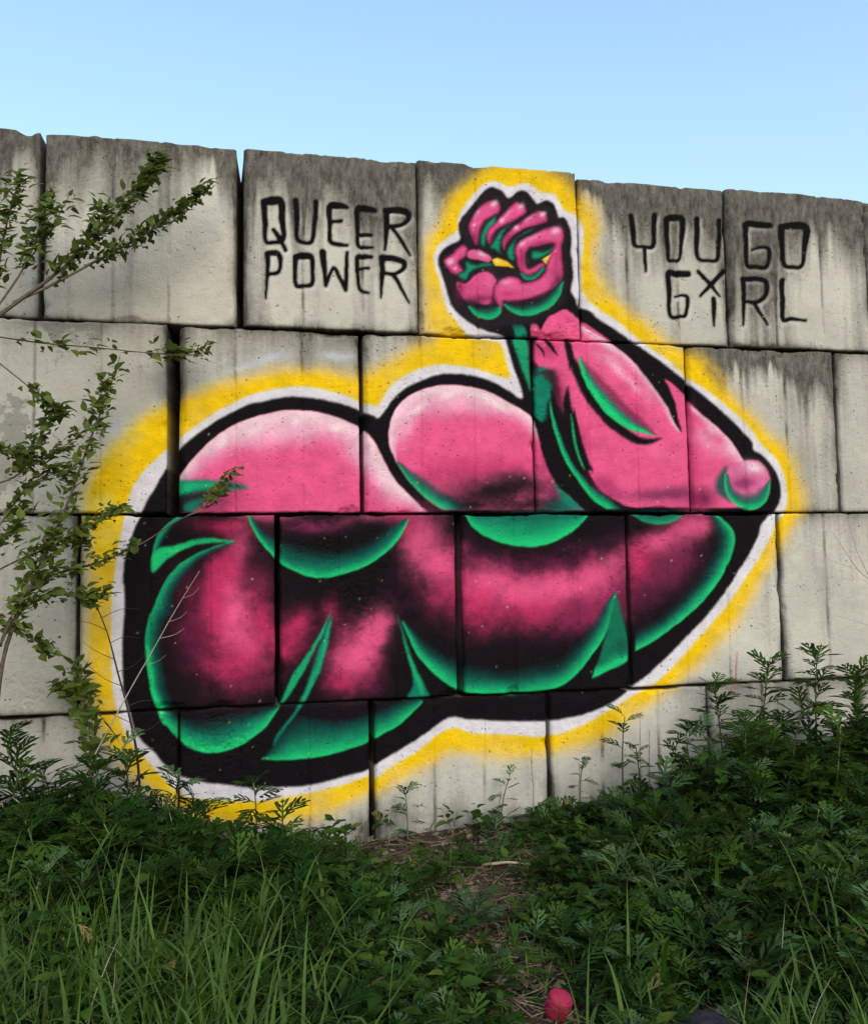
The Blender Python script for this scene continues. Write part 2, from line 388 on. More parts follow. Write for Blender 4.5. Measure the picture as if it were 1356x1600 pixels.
    # ---- left lobe, above the joint
    top1 = P('A','352,716 372,690 430,622 530,528 640,466 760,428 880,413 1000,423 1100,452 1180,490 1222,522 1265,580 1300,655 1350,740 1410,805 1470,858 1500,886')
    P1 = np.vstack([top1, P('A','1480,884 1100,884 700,884 360,886 350,830')])
    M1 = mask(P1, 1.8)*MS
    fill(P1, PNK, 1.8)
    pale = ((0,PAL,1),(.25,PAL,.95),(.5,(238,164,196),.85),(.75,(232,120,168),.55),(1,PNK,0))
    cres(top1, P('A','350,820 440,770 540,700 640,655 760,630 880,620 1000,625 1090,650 1150,700 1190,800 1210,880 1300,910 1400,915'), pale, M1)
    fill(P('A','1215,540 1300,660 1380,780 1300,780 1235,690'), PAL, 12, .7, M1)
    for q in (('A',700,500,75,24,-18),('A',555,565,30,22,-40),('A',890,468,30,22,0),('A',1075,496,48,20,12)):
        blob(*q, (250,232,236), .85, M1, 1.6)
    for q in (('A',760,520,330,70,-4),('A',1180,620,60,120,-30)): blob(*q, (244,200,218), .55, M1)
    for q in (('A',700,840,220,40,0),('A',1240,860,90,60,0),('A',460,650,40,40,0)): blob(*q, (205,62,120), .25, M1)
    # leaf at the left of the lobe
    fill(P('A','335,690 362,738 480,738 600,752 670,772 540,785 420,805 338,830'), G2, 5, 1, MS)
    fill(P('A','338,700 360,745 450,748 560,758 430,785 342,806'), (34,190,130), 5, .8, MS)
    fill(P('A','345,812 420,800 500,790 470,830 420,870 340,890'), (22,26,30), 6, .9, MS)
    fill(P('A','370,862 420,832 490,818 440,862 400,886'), G2, 5, .9, MS)
    # ---- lower left body
    for q in (('A',560,950,150,45,4,DPK,.85),('A',760,905,150,30,0,PNK,.7),('A',620,1100,55,150,8,PNK,.75),('A',560,1230,90,150,10,DPK,.8),
              ('A',940,960,220,34,-3,(205,70,125),.6),('A',1250,905,170,28,-5,PNK,.6)): blob(*q, MS)
    for q in (('D',540,330,190,260,0,(150,40,84),.9),('D',1070,470,130,150,15,(150,40,84),.85),('D',800,350,110,110,-20,(130,34,72),.7)): blob(*q, MS)
    for q in (('D',520,90,70,90,10,DPK,.8),('D',555,260,95,140,0,PNK,1),('D',600,380,110,110,0,PNK,.9),('D',560,490,120,90,0,DPK,.8),('D',680,300,60,130,0,DPK,.8),
              ('D',470,250,60,150,0,DPK,.8),('D',380,330,60,140,0,(110,30,66),.7),('D',820,320,90,70,-35,DPK,.9),('D',770,430,60,60,0,DPK,.8),('D',960,260,40,70,10,DPK,.6),
              ('D',1110,400,80,110,22,PNK,1),('D',1060,480,90,80,0,PNK,.85),('D',1180,330,50,80,10,PNK,.8),('D',1010,560,70,50,0,DPK,.7),('D',1120,560,50,50,0,(120,36,70),.6),
              ('D',640,120,60,60,0,(120,36,70),.6),('D',640,560,140,40,-10,(120,36,70),.6)): blob(*q, MS)
    # ---- second lobe
    top2 = P('B','232,655 203,580 198,510 215,435 262,372 340,322 430,301 530,298 640,320 740,368 850,440 900,515')
    P2 = np.vstack([top2, P('B','935,610 965,710 1000,770 1060,835 1110,872 900,874 560,874 440,872 330,785 270,715')])
    M2 = mask(P2, 1.8)*MS
    fill(P2, PNK, 1.8)
    cres(top2, P('B','238,640 262,580 310,525 380,490 460,475 550,480 650,490 740,510 830,545 880,580'), pale, M2)
    for q in (('B',330,410,80,28,-35),('B',470,350,34,20,0),('B',575,348,24,16,0),('B',710,395,60,22,30),('B',640,350,40,16,20)): blob(*q, (250,234,238), .8, M2, 1.6)
    for q in (('B',480,390,230,60,0),('B',270,500,60,90,20)): blob(*q, (244,200,218), .5, M2)
    for q in (('B',600,690,330,60,-3,(200,56,112),.7),('B',620,770,260,55,-4,(90,34,58),.75),('B',760,735,130,40,-8,(70,40,52),.6),('B',700,790,190,45,-10,BLK,.85),('B',560,850,200,40,0,BLK,.9),('B',850,850,200,40,0,BLK,.8),('B',800,770,80,40,-10,BLK,.6),
              ('B',930,640,50,90,0,(190,60,112),.7),('B',960,800,50,60,0,(120,44,80),.8)): blob(*q, M2)
    cres(P('B','232,652 270,722 330,792 400,845 445,876'), P('B','240,645 310,688 400,745 480,795 560,845 600,876'), clip=M2)
    fill(P('B','965,735 1010,785 1060,830 1112,872 960,872 990,830'), G2, 6, .95, MS)
    fill(P('B','900,860 960,820 1010,850 1030,874 900,874'), (18,70,64), 7, .7, MS)
    # ---- forearm
    P3 = P('F','905,1092 960,1060 1020,1030 1070,1050 1110,1085 1200,1142 1310,1222',
           'C','330,200 430,285 520,390 580,500 600,470 560,400 545,345 600,385 660,438 740,520 820,590 880,660 930,735 990,738 1040,775 1056,850 1020,955 900,965 680,968 560,964 390,964 330,940 250,890 190,800 160,700 130,560 110,470 60,470 20,300 -20,220 -60,160')
    M3 = mask(P3, 1.8)*MS
    fill(P3, PNK, 1.8)
    fill(P('B','880,90 1010,90 1080,240 1060,330 1050,430 1000,420 960,300 950,240 870,200'), PNK, 3, 1, MS)
    fill(P('F','800,1130 840,1125 870,1180 890,1200 812,1200'), PNK, 2.5, 1, MS)
    for q in (('B',930,130,60,60,0,(176,40,96),.5),('B',985,330,40,110,-8,(140,34,78),.6),('B',1090,560,40,120,-12,(190,52,108),.5),('B',1180,760,80,50,35,(170,46,98),.55),('C',420,480,60,40,45,(200,56,116),.5),('C',600,760,200,60,0,(226,78,134),.5),('C',690,640,18,170,0,(196,52,110),.45)): blob(*q, MS)
    # light along the outer edge
    cres(P('C','150,80 270,158 380,245 480,345 545,440 595,540 625,600'), P('C','140,130 250,210 350,290 430,380 500,470 560,560 615,610'), ((0,PAL,1),(.4,(240,186,208),.8),(1,PNK,0)), M3)
    cres(P('C','680,470 740,522 820,590 880,660 930,735'), P('C','690,520 740,580 800,640 850,690 900,760'), ((0,PAL,1),(.4,(240,186,208),.8),(1,PNK,0)), M3)
    for q in (('C',320,300,70,22,42,(244,190,212),.8),('C',400,375,50,16,55,(244,190,212),.7),('C',285,185,40,16,35,(248,225,232),.7),('C',775,590,40,18,50,(250,226,234),.7),('C',870,690,60,40,50,(244,205,220),.8),
              ('C',560,900,220,36,-4,(110,44,84),.75),('C',730,930,60,40,0,(90,20,60),.8),('C',700,800,30,160,0,(200,56,116),.4)): blob(*q, M3)
    for q in (('C',300,260,120,46,40,(240,168,198),.6),('C',470,430,60,36,55,(238,150,188),.5),('C',760,640,90,50,48,(240,170,200),.6),('C',520,700,160,60,20,(240,120,164),.35)): blob(*q, M3)
    fill(P('C','400,235 480,300 545,350 590,450 632,600 570,500 500,385 430,300'), BLK, 2, 1, MS)
    # wrist and sinews
    fill(P('F','680,1132 740,1128 775,1180 775,1205 700,1205 690,1170'), G2, 3, 1, MS)
    fill(P('B','768,84 832,90 846,180 850,320 826,262 800,190'), (30,158,112), 3.5, 1, MS)
    fill(P('B','866,235 945,235 948,345 930,385 922,455 892,470 868,420'), G2, 5, 1, MS)
    fill(P('B','850,80 866,120 870,235 960,225 985,330 1000,420 975,360 945,300 900,250 856,240'), (60,24,40), 5, .85, MS)
    stroke(P('B','880,110,10 905,140,12 915,170,2'), BLK, 1.4, .9, MS); stroke(P('B','925,95,18 950,130,14 978,165,2'), BLK, 1.4, 1, MS)
    stroke(P('B','1018,100,26 1028,140,30 1034,180,20 1030,230,3'), BLK, 2.6, 1, MS)
    stroke(P('B','868,440,6 905,520,38 930,620,46 975,720,46 1050,800,48 1140,868,60'), BLK, 2, 1, MS)
    stroke(P('B','1022,310,6 1020,380,34 1035,470,54 1055,570,66 1090,650,50 1135,690,8'), BLK, 3, 1, MS)
    stroke(P('B','945,330,8 985,470,34 1020,580,44 1075,690,40'), BLK, 3, .95, MS)
    cres(P('B','938,378 948,470 978,578 1028,680 1090,770 1150,835 1200,872'), P('B','942,370 972,480 1015,590 1075,690 1160,780 1250,845 1310,872'), ((0,G1,1),(.4,(26,190,116),1),(.75,G2,.9),(1,G3,0)), MS)
    fill(P('B','1038,430 1050,500 1062,570 1082,640 1100,690 1076,650 1050,570 1040,500'), (26,176,112), 2, 1, MS)
    stroke(P('C','78,180,8 108,270,34 158,380,44 222,475,46 300,560,46 400,632,40 470,645,28 532,630,3'), BLK, 3.2, 1, MS)
    cres(P('C','132,240 150,330 200,422 270,512 360,578 440,603 496,614'), P('C','140,236 205,325 275,405 355,485 435,555 504,612'), ((0,G1,1),(.45,(28,205,120),1),(.75,G2,.9),(1,(80,30,56),.3)), MS)
    stroke(P('C','170,270,4 240,355,26 330,450,30 430,545,24 500,605,4'), (70,22,46), 5, .55, MS)
    # ---- elbow knob
    fill(P('C','850,770 820,800 800,850 820,900 870,930 850,870'), (20,86,74), 6, .9, M3)
    fill(P('C','860,775 920,745 990,742 1045,785 1060,850 1040,930 970,975 900,955 860,900 848,830'), (222,110,160), 3, 1, MS)
    blob('C', 985, 775, 60, 30, 20, (248,222,232), .95, MS); blob('C', 930, 850, 60, 30, 0, (120,36,80), .7, MS)
    cres(P('C','838,800 848,880 890,945 955,976 1018,958 1054,905 1060,838'), P('C','862,800 885,860 930,890 975,890 1020,865 1052,832'), clip=MS)
    # ---- below the joint: three hanging shadows
    for q in (('B',330,1000,70,120,8,PNK,.85),('B',420,1130,120,80,20,PNK,.9),('B',470,1250,80,100,10,DPK,.8),('B',280,930,60,60,0,DPK,.8),('B',400,960,70,60,0,(80,26,50),.5)): blob(*q, MS)
    for q in (('E',560,280,260,110,0,(150,40,86),.95),('E',760,260,130,90,-15,(150,40,86),.9),('E',960,170,140,100,-35,(120,36,72),.85),('E',330,240,80,120,-20,(150,40,86),.8)): blob(*q, MS)
    for q in (('E',420,250,80,60,10,PNK,.9),('E',520,290,150,60,0,PNK,.95),('E',640,270,130,50,-8,PNK,.95),('E',760,230,110,48,-22,PNK,.9),('E',560,350,190,46,0,DPK,.75),
              ('E',400,330,70,80,0,DPK,.7),('E',700,350,90,50,-15,(130,40,78),.7),('E',820,190,50,34,-15,PNK,.7),
              ('E',1040,90,60,50,-30,PNK,.95),('E',950,130,80,40,-15,PNK,.9),('E',890,200,45,70,0,DPK,.9),('E',1000,190,90,60,-40,(120,40,76),.75),('E',910,290,60,50,-30,(100,32,62),.6),('E',1090,80,30,40,0,PNK,.7),
              ('E',250,120,50,90,-10,PNK,.7),('E',290,200,60,60,30,PNK,.8)): blob(*q, MS)
    cres(P('A','668,903 700,980 770,1070 860,1142 960,1180 1060,1182 1180,1147 1270,1100 1340,1040 1382,980 1408,915'), P('A','690,905 745,965 850,1010 960,1040 1080,1050 1180,1030 1280,970 1350,925 1398,905'), clip=MS)
    for q in (('A',860,985,150,40,12,BLK,.8),('A',1150,990,160,40,-14,BLK,.75)): blob(*q, MS)
    cres(P('A','668,903 700,980 770,1070 860,1142 960,1180 1060,1182 1180,1147 1270,1100 1340,1040 1382,980 1408,915'), P('A','700,915 760,1000 860,1062 960,1085 1080,1090 1180,1060 1280,1010 1350,955 1398,905'), clip=MS)
    cres(P('B','548,895 580,950 640,995 720,1030 830,1046 920,1036 1000,1002 1070,952 1122,893'), P('B','556,888 700,884 850,880 1000,884 1120,888'), ((0,G1,1),(.14,G1,1),(.4,(22,172,112),1),(.75,(18,125,96),1),(1,(13,78,68),1)), MS)
    cres(P('C','385,995 450,1034 530,1046 600,1030 645,993'), P('C','390,985 460,980 540,980 640,986'), ((0,(26,180,112),1),(.5,G2,.9),(1,G3,.7)), MS)
    blob('C', 420, 1060, 70, 30, 0, BLK, .8, MS)
    cres(P('E','1126,42 1172,88 1180,135 1152,210 1102,290 1042,350 962,412 878,462'), P('E','1108,50 1118,110 1095,180 1050,255 995,312 935,360 878,392'), clip=MS)
    # spikes and the belly arc
    cres(P('E','172,372 215,465 268,530 330,572 400,591 480,594 560,590 640,572 700,530 742,478 782,418 808,350 820,282'), P('E','176,362 245,425 315,470 400,500 480,508 560,500 640,478 700,425 748,370 786,310 814,280'), clip=MS)
    fill(P('E','158,350 185,425 212,510 252,588 248,602 188,602 204,560 196,490 174,415'), G2, 3, 1, MS)
    stroke(P('E','176,420,2 205,510,10 232,585,14'), (30,185,120), 3, .8, MS)
    fill(P('E','816,282 836,350 852,415 852,490 800,516 748,542 766,490 782,430 800,360'), (17,118,90), 3.5, .95, MS)
    cres(P('E','748,543 800,518 853,491'), P('E','765,490 805,465 852,440'), ((0,G1,1),(.4,(26,190,116),1),(1,G2,0)), MS)
    fill(P('E','822,430 850,425 850,470 828,476'), (18,84,70), 4, .6, MS)
    fill(P('D','968,262 935,330 885,415 832,490 790,560 762,625 742,662 772,640 815,580 862,500 905,412 942,345'), (24,164,110), 2.6, 1, MS)
    fill(P('D','972,282 958,390 928,490 890,580 858,642 822,690 770,770 730,830 735,790 800,700 845,620 880,530 912,430 945,345'), G2, 3, 1, MS)
    stroke(P('D','968,300,3 945,400,14 905,520,18 850,640,12'), (30,180,118), 3, .7, MS)
    # left rim and feet
    rim = ((0,(24,170,112),1),(.35,(20,140,104),1),(.7,G3,.85),(1,G3,0))
    cres(P('A','602,1014 480,1056 385,1105 312,1168 268,1240 240,1310 222,1356','D','200,275 181,370 183,470 198,560 218,640 242,712'), P('A','606,1028 500,1076 425,1135 365,1200 335,1270 320,1356','D','268,290 252,390 258,490 282,590 306,660 312,700'), rim, MS)
    cres(P('D','181,400 185,470 198,560 218,640 242,712 260,740'), P('D','205,400 215,470 235,560 260,640 292,705 300,745'), ((0,G1,1),(.5,(26,200,118),.9),(1,G2,0)), MS)
    cres(P('A','352,893 285,950 248,1010 226,1090 230,1158'), P('A','395,890 330,950 290,1010 262,1060 245,1120'), ((0,(26,184,116),1),(.5,G2,1),(1,G3,0)), MS)
    fill(P('A','230,1160 226,1100 258,1052 330,1038 420,1012 500,1002 606,1018 540,1022 460,1030 380,1055 300,1102'), (28,190,116), 3, 1, MS)
    fill(P('A','230,1158 228,1110 260,1068 330,1050 400,1035 340,1068 290,1105'), G1, 4, .8, MS)
    cres(P('D','238,700 300,778 360,832 430,857 500,857 580,832 650,787 702,740 746,668'), P('D','290,690 380,715 450,715 540,695 640,672 742,660'), ((0,G1,1),(.10,G1,1),(.32,(22,168,110),1),(.6,G2,.85),(1,G3,.2)), MS)
    cres(P('D','675,886 760,890 850,886 950,871 1050,842 1110,818 1165,792 1250,742 1330,672 1356,640'), P('D','690,868 740,790 812,715 850,700 950,720 1050,715 1150,680 1250,640 1350,628'), ((0,G1,1),(.08,G1,1),(.28,(22,165,108),1),(.55,(17,118,90),.95),(.8,G3,.8),(1,(16,60,58),.2)), MS)
    # ---- fist
    K = (40,33,38)
    fill(P('F','480,1165 300,1030 220,810 200,690 340,580 340,430 510,245 610,265 655,310 735,262 830,330 900,325 970,400 1020,435 1055,540 1050,640 1065,820 1050,900 1020,1000 900,1080 800,1120 650,1140'), K, 6, .75, MS)
    def finger(pk, gr, pal):
        fill(P('F',pk), (150,40,88), 1.6, 1, MS); fill(P('F',pk), (224,86,144), 3.6, 1, MS, inset=2.6)
        for x, y, r in pal: blob('F', x, y, r, r*.7, -35, (246,214,226), .85, MS)
        fill(P('F',gr), (14,70,60), 2.2, 1, MS); fill(P('F',gr), (26,150,110), 3, .95, MS, inset=2.4)
    finger('545,310 595,330 606,370 580,410 520,440 480,490 468,540 452,602 430,592 402,530 392,480 410,430 450,370 500,325', '580,402 565,470 522,512 506,580 497,622 466,600 470,530 500,460 540,428', [(560,335,28),(430,470,14)])
    stroke(P('F','575,405,6 505,450,26 465,530,22 455,600,8'), (60,24,44), 3, .7, MS)
    finger('715,320 765,350 772,390 720,430 650,470 590,492 552,540 535,602 520,592 508,550 520,500 570,450 640,380 690,330', '680,468 640,502 612,552 602,650 622,674 560,640 528,618 556,560 590,508 640,482', [(738,348,26),(612,440,18)])
    stroke(P('F','700,440,6 600,495,22 556,560,20 535,610,8'), (60,24,44), 3, .7, MS)
    finger('870,380 905,410 908,450 860,470 780,490 720,520 670,560 640,602 626,642 610,600 620,550 670,500 760,430 830,390', '830,490 772,532 712,562 692,620 696,680 680,712 648,690 640,640 676,582 740,528', [(882,402,22),(702,490,26)])
    stroke(P('F','830,482,6 720,532,20 656,600,20 634,650,8'), (60,24,44), 3, .7, MS)
    finger('970,478 1015,500 1022,560 1005,620 1010,720 1016,800 990,862 930,912 850,952 760,967 680,988 622,982 606,1034 560,962 554,900 590,842 650,810 712,816 760,850 830,842 890,792 906,722 940,645 962,600 900,598 830,620 780,640 762,690 770,752 805,760 872,722 892,742 830,792 770,802 722,762 702,690 694,622 740,572 830,530 900,495', '812,640 880,648 955,622 930,660 880,690 830,702 800,690', [(968,510,36),(740,600,26)])
    stroke(P('F','790,625,10 860,625,20 950,608,6'), (36,26,32), 2.5, .9, MS)
    stroke(P('F','765,660,6 778,700,12 785,745,4'), (30,60,56), 2, .9, MS)
    cres(P('F','730,790 770,835 830,830 885,780 893,742'), P('F','735,780 780,805 830,798 892,742'), ((0,(24,160,112),1),(1,(20,100,84),1)), MS)
    finger('350,605 382,630 370,680 322,720 352,770 320,802 280,792 240,742 229,700 270,670 310,630', '370,712 430,732 530,724 542,746 460,762 402,792 370,842 320,822 318,792 366,770', [(268,715,30),(300,760,14)])
    fill(P('F','384,652 430,635 500,660 542,692 520,722 450,702 388,690'), (224,96,150), 1.6, 1, MS); blob('F', 480, 670, 40, 16, 20, (246,212,224), .8, MS)
    fill(P('F','310,852 370,862 440,802 510,785 560,822 568,862 546,932 525,1002 440,992 380,982 340,942 312,892'), (222,84,142), 1.8, 1, MS); blob('F', 520, 850, 40, 60, 0, (236,110,162), .6, MS)
    for q in (('F',420,985,70,22,10,(50,24,40),.85),('F',540,960,16,60,0,(200,60,120),.5),('F',960,860,50,24,-50,(110,34,70),.7),('F',700,985,90,20,-4,(60,28,44),.85),('F',860,945,90,18,-25,(60,28,44),.8),('F',720,880,120,30,0,(236,110,160),.5)): blob(*q, MS)
    stroke(P('F','575,840,4 555,880,8 550,950,6 560,1000,3'), (90,24,54), 1.6, .8, MS)
    for q in (('F',330,900,30,70,0,(140,36,80),.7),('F',470,960,80,30,0,(110,30,66),.7),('F',660,930,80,24,0,(190,50,106),.6),('F',970,700,30,120,0,(190,54,110),.6),('F',985,840,30,70,-15,(96,30,60),.7),('F',740,700,18,70,0,(150,40,88),.7),('F',860,590,70,12,-15,(150,40,88),.6),('F',430,560,16,50,0,(120,32,72),.6),('F',545,560,16,40,20,(120,32,72),.6),('F',650,560,18,40,35,(120,32,72),.6)): blob(*q, MS)
    for q in (('F',800,560,90,16,-22),('F',450,390,16,50,30),('F',650,400,14,50,42),('F',790,430,14,60,55),('F',640,850,50,20,0)): blob(*q, (246,176,204), .6, MS)
    g = ((0,(30,196,126),1),(.5,(24,150,108),1),(1,G3,.3))
    cres(P('F','392,1015 430,1070 490,1097 550,1096 602,1060 598,1025'), P('F','395,1000 460,1022 520,1018 596,1005'), g, MS)
    cres(P('F','618,1000 660,1042 720,1067 790,1074 870,1052 950,1002 1002,930 1018,855'), P('F','640,990 720,1008 800,996 880,960 950,905 1004,848'), g, MS)
    fill(P('F','544,702 580,688 640,714 688,753 610,746 560,742'), (240,194,40), 1.4, 1, MS, False); blob('F', 575, 712, 22, 10, 20, (250,236,170), .9, MS)
    fill(P('F','874,702 938,664 902,732'), (238,196,60), 1.4, 1, MS, False); blob('F', 905, 695, 14, 8, -30, (250,236,170), .8, MS)
    # ---- lettering
    QP = ['178,360,28 225,354,36 268,362,30 270,450,24 278,558,18 230,577,14 186,570,14 180,470,22 178,360,28','225,510,14 260,560,18 290,617,12',
          '345,355,24 349,450,22 352,556,16 390,577,14 434,570,14 445,470,16 450,362,20',
          '612,390,16 570,380,28 520,388,24 524,480,18 528,566,16 570,585,14 620,590,10','530,465,14 585,462,11',
          '765,408,16 720,400,28 670,405,26 671,500,16 676,588,14 710,604,14 750,605,9','680,535,14 740,540,13',
          '825,412,22 822,500,20 812,618,8','822,405,24 880,404,26 930,416,28 940,450,20 905,484,16 830,490,14','850,495,14 900,560,14 950,642,7',
          '195,640,20 192,740,14 188,872,5','195,635,20 252,638,22 262,690,14 252,735,12 205,745,12',
          '345,652,24 388,645,28 430,655,22 431,720,16 429,795,16 385,808,14 346,800,14 340,720,16 345,652,24',
          '490,625,28 495,700,22 505,802,11','505,802,11 545,705,12 575,760,14 605,828,13','605,828,13 612,720,16 618,630,12',
          '745,655,14 700,654,20 672,658,18 671,740,14 680,820,14 728,842,9','675,720,10 730,715,10',
          '800,665,24 800,760,18 792,872,6','798,660,24 860,660,24 915,676,22 914,710,16 870,740,14 820,740,12','860,745,16 900,810,14 942,897,7']
    YG = ['302,245,18 310,320,18 320,378,12 360,384,10 402,380,12 406,300,16 408,242,18','362,385,10 366,440,10 368,494,5',
          '460,262,18 495,255,24 530,263,20 528,340,14 518,436,10 490,445,8 468,435,10 462,340,14 460,262,18',
          '595,260,18 596,350,16 602,434,12 650,445,10 689,438,12 694,350,14 697,270,18',
          '917,290,20 860,289,22 810,292,20 811,380,14 817,464,14 860,475,12 904,474,12 911,402,12 880,390,8 838,403,5',
          '965,300,22 1020,295,26 1075,305,26 1070,390,18 1058,470,12 1010,478,12 976,465,14 968,380,18 965,300,22',
          '558,505,18 510,505,22 470,502,18 471,590,14 477,690,12 520,695,10 545,685,10 553,612,10 530,600,8 498,606,5',
          '605,495,12 650,545,14 697,604,6','716,495,14 660,550,14 610,602,7','668,615,16 670,670,14 672,740,5',
          '800,530,16 802,630,14 798,734,5','800,528,16 860,529,16 900,546,16 899,600,14 860,630,12 815,628,10','850,635,10 880,690,10 906,734,5',
          '972,540,18 972,630,16 974,710,14 1010,708,10 1074,718,9']
    for fr, ss in (('Q',QP),('Y',YG)):
        for s_ in ss:
            q = P(fr, s_); q[:,0] += 2.2; q[:,1] += 3; q[:,2] = q[:,2]*.8+5
            stroke(q, (228,225,222), 4.5, .75, clip=np.clip(.5+2.4*CL,0,1))
        for s_ in ss: 
            q = P(fr, s_); h = q.copy(); h[:,2] += 3; stroke(h, (30,28,28), 3.5, .35)
        for s_ in ss:
            q = P(fr, s_); q[:,2] = q[:,2]*1.2+1.5; stroke(q, (9,8,9), 1.0, 1)
    stroke(np.array([[1153,1020,1.6],[1151,1060,2.2],[1148,1092,1.6]]), (200,70,74), 1.2, .8)
    R = np.random.RandomState(77); b = (0, MH, 0, MW)
    near = CAN[..., 3] > .5
    for col, n in (((20,18,20),260),((235,230,232),200),((240,196,20),160)):
        for _ in range(n):
            y, x = R.randint(8, MH-8), R.randint(8, MW-8)
            if not near[y, x]: continue
            r = R.uniform(.6, 1.5); yy, xx = np.mgrid[y-4:y+5, x-4:x+5]
            al = np.clip(1.2+r-np.hypot(yy-y, xx-x)-.8, 0, 1)*.7; put((y-4, y+5, x-4, x+5), al.astype(np.float32), col)

# ------------------------------------------------------------------ ground
def make_ground():
    u = np.linspace(-1, 1, 181); a = 6.2
    xs = .9 + np.sinh(u*a)/math.sinh(a)*400; ys = 3.0 + np.sinh(u*a)/math.sinh(a)*400
    X, Y = np.meshgrid(xs, ys); Z = gz(X, Y)
    r = np.hypot(X-.9, Y-3); Z = Z*np.clip(1.4-r/12, 0, 1) + .012*(vn(X*14, Y*14, 2)-.5)*(r < 6)
    n = len(xs); V = np.stack([X, Y, Z], -1).reshape(-1, 3)
    i = np.arange(n*n).reshape(n, n); F = np.stack([i[:-1,:-1], i[:-1,1:], i[1:,1:], i[1:,:-1]], -1).reshape(-1, 4)
    o = link('ground', mesh_np('ground', V, F, np.full(len(F), 4), M['soil'])); tag(o, 'bare brown soil under the weeds along the wall foot', 'ground', kind='structure')
make_ground()

# ------------------------------------------------------------------ the wall of concrete blocks
paint_mural()
_a = CAN[..., 3:4]; PAINT = np.concatenate([lin(CAN[..., :3]/np.maximum(_a, 1e-4))*_a*.73, _a], -1).astype(np.float32)
def sample_paint(px, py):
    x = np.clip(px, 0, MW-1.01); y = np.clip(py-MY0, 0, MH-1.01)
    xi = x.astype(int); yi = y.astype(int); fx = (x-xi)[..., None]; fy = (y-yi)[..., None]
    v = (PAINT[yi,xi]*(1-fx)+PAINT[yi,xi+1]*fx)*(1-fy)+(PAINT[yi+1,xi]*(1-fx)+PAINT[yi+1,xi+1]*fx)*fy
    ok = (px > 0) & (px < MW-1) & (py > MY0) & (py < MY0+MH-1)
    return v*ok[..., None]
Z0 = CAMZ + JH                       # height of the middle joint
wall = empty('block_wall', tuple(NX*WD), YAW)
tag(wall, 'tall wall of stacked concrete blocks painted with a pink flexed arm', 'wall')
BLOCK_D = .72
def make_block(x0, x1, z0, z1, d, seed, dep=0., tilt=0., chl=.013, chr_=.010, stain=0., flake=0., rough=(), ext=(0,0)):
    """one cast block; x along the wall, z up; front face at y = 0"""
    R = np.random.RandomState(seed)
    nx = max(int((x1-x0)/d), 4); nz = max(int((z1-z0)/d), 4)
    # keep vertices dense at the arrises
    X, Z = np.meshgrid(np.linspace(x0, x1, nx+1), np.linspace(z0, z1, nz+1))
    eL, eR, eB, eT = X-x0, x1-X, Z-z0, z1-Z
    off = dep + tilt*(X-(x0+x1)/2) + .004*(fbm(X*2.3+seed, Z*2.3, 1)-.5) + .0016*(fbm(X*22, Z*22+seed, 2)-.5)*2
    def bevel(e, c): return c*np.clip(1-e/c, 0, 1)**1.6
    wob = 1+.7*(fbm(X*9+seed*3, Z*9, 3)-.5)*2
    off = off + np.maximum.reduce([bevel(eL, chl*wob), bevel(eR, chr_*wob), bevel(eB, .007*wob), bevel(eT, .008*wob)])
    # shutter-board seams with a small step between boards
    sx = x0 + (x1-x0)*np.array([.30+.06*R.rand(), .62+.07*R.rand()])
    for q in sx:
        q_ = q + .004*(fbm(Z*5, Z*0+seed, 4)-.5)
        off = off + (.004+.006*vn(Z*40, Z*0+q*5, 2))*np.exp(-((X-q_)/.0042)**2)*(vn(Z*13, Z*0+q*9, 5) > .22) + (X > q_)*R.uniform(-.0018,.0018)
    # broken arrises
    for _ in range(R.randint(4, 8)):
        side = R.randint(4); t = R.rand(); rr = R.uniform(.008, .026)*(1.4 if side < 2 else 1)
        cx_, cz_ = [(x0+t*(x1-x0), z1), (x0+t*(x1-x0), z0), (x0, z0+t*(z1-z0)), (x1, z0+t*(z1-z0))][side]
        ax = R.uniform(1, 2.6) if side < 2 else 1; az = R.uniform(1, 2.6) if side >= 2 else 1
        q = np.hypot((X-cx_)/ax, (Z-cz_)/az)/rr + .7*(fbm(X*60, Z*60, 6)-.5)
        off = off + .6*rr*np.clip(1-q, 0, 1)**.7
    # pits
    npit = int(160*(x1-x0)/.78)
    if d < .008:
        for _ in range(npit):
            a, b = R.randint(2, nz-1), R.randint(2, nx-1)
            if vn(X[a,b]*6+seed, Z[a,b]*6, 2) < .5: continue
            off[a, b] += R.uniform(.003, .009)
            if R.rand() < .35: off[a, b+1] += R.uniform(.002, .006)
    rg = np.zeros_like(X)
    for (qx, qz, qr) in rough:
        q = np.hypot(X-qx, Z-qz)/qr; rg = np.maximum(rg, np.clip(1.3-q-(fbm(X*25, Z*25, 3)-.5), 0, 1))
    ridge = np.abs(vn(X*75, Z*75, 1)-.5)*2
    off = off + rg*(.007*np.clip(.40-ridge, 0, 1)*2)*(vn(X*30,Z*30,4) > .4)
    # uneven outline
    Zj = Z + .0018*(vn(X*14, X*0+seed, 2)-.5)*2*np.exp(-np.minimum(eT, eB)/.03)
    tb = .012*np.clip(vn(X*7+seed, X*0+3, 4)-.62, 0, 1)*2 + .007*np.clip(vn(X*34+seed, X*0+7, 5)-.62, 0, 1)*2
    Zj = Zj - tb*np.exp(-eT/.02)
    Xj = X + .0014*(vn(Z*12, Z*0+seed, 6)-.5)*2*np.exp(-np.minimum(eL, eR)/.03)
    # colour on the face
    q = TX[:,None,None]*X + NX[:,None,None]*WD; q[2] = Z - CAMZ
    zz = np.tensordot(FW, q, 1); px = CX+FPX*np.tensordot(RT, q, 1)/zz; py = CY-FPX*np.tensordot(UP, q, 1)/zz
    pc = sample_paint(px, py)
    hf = (Z-z0)/(z1-z0)
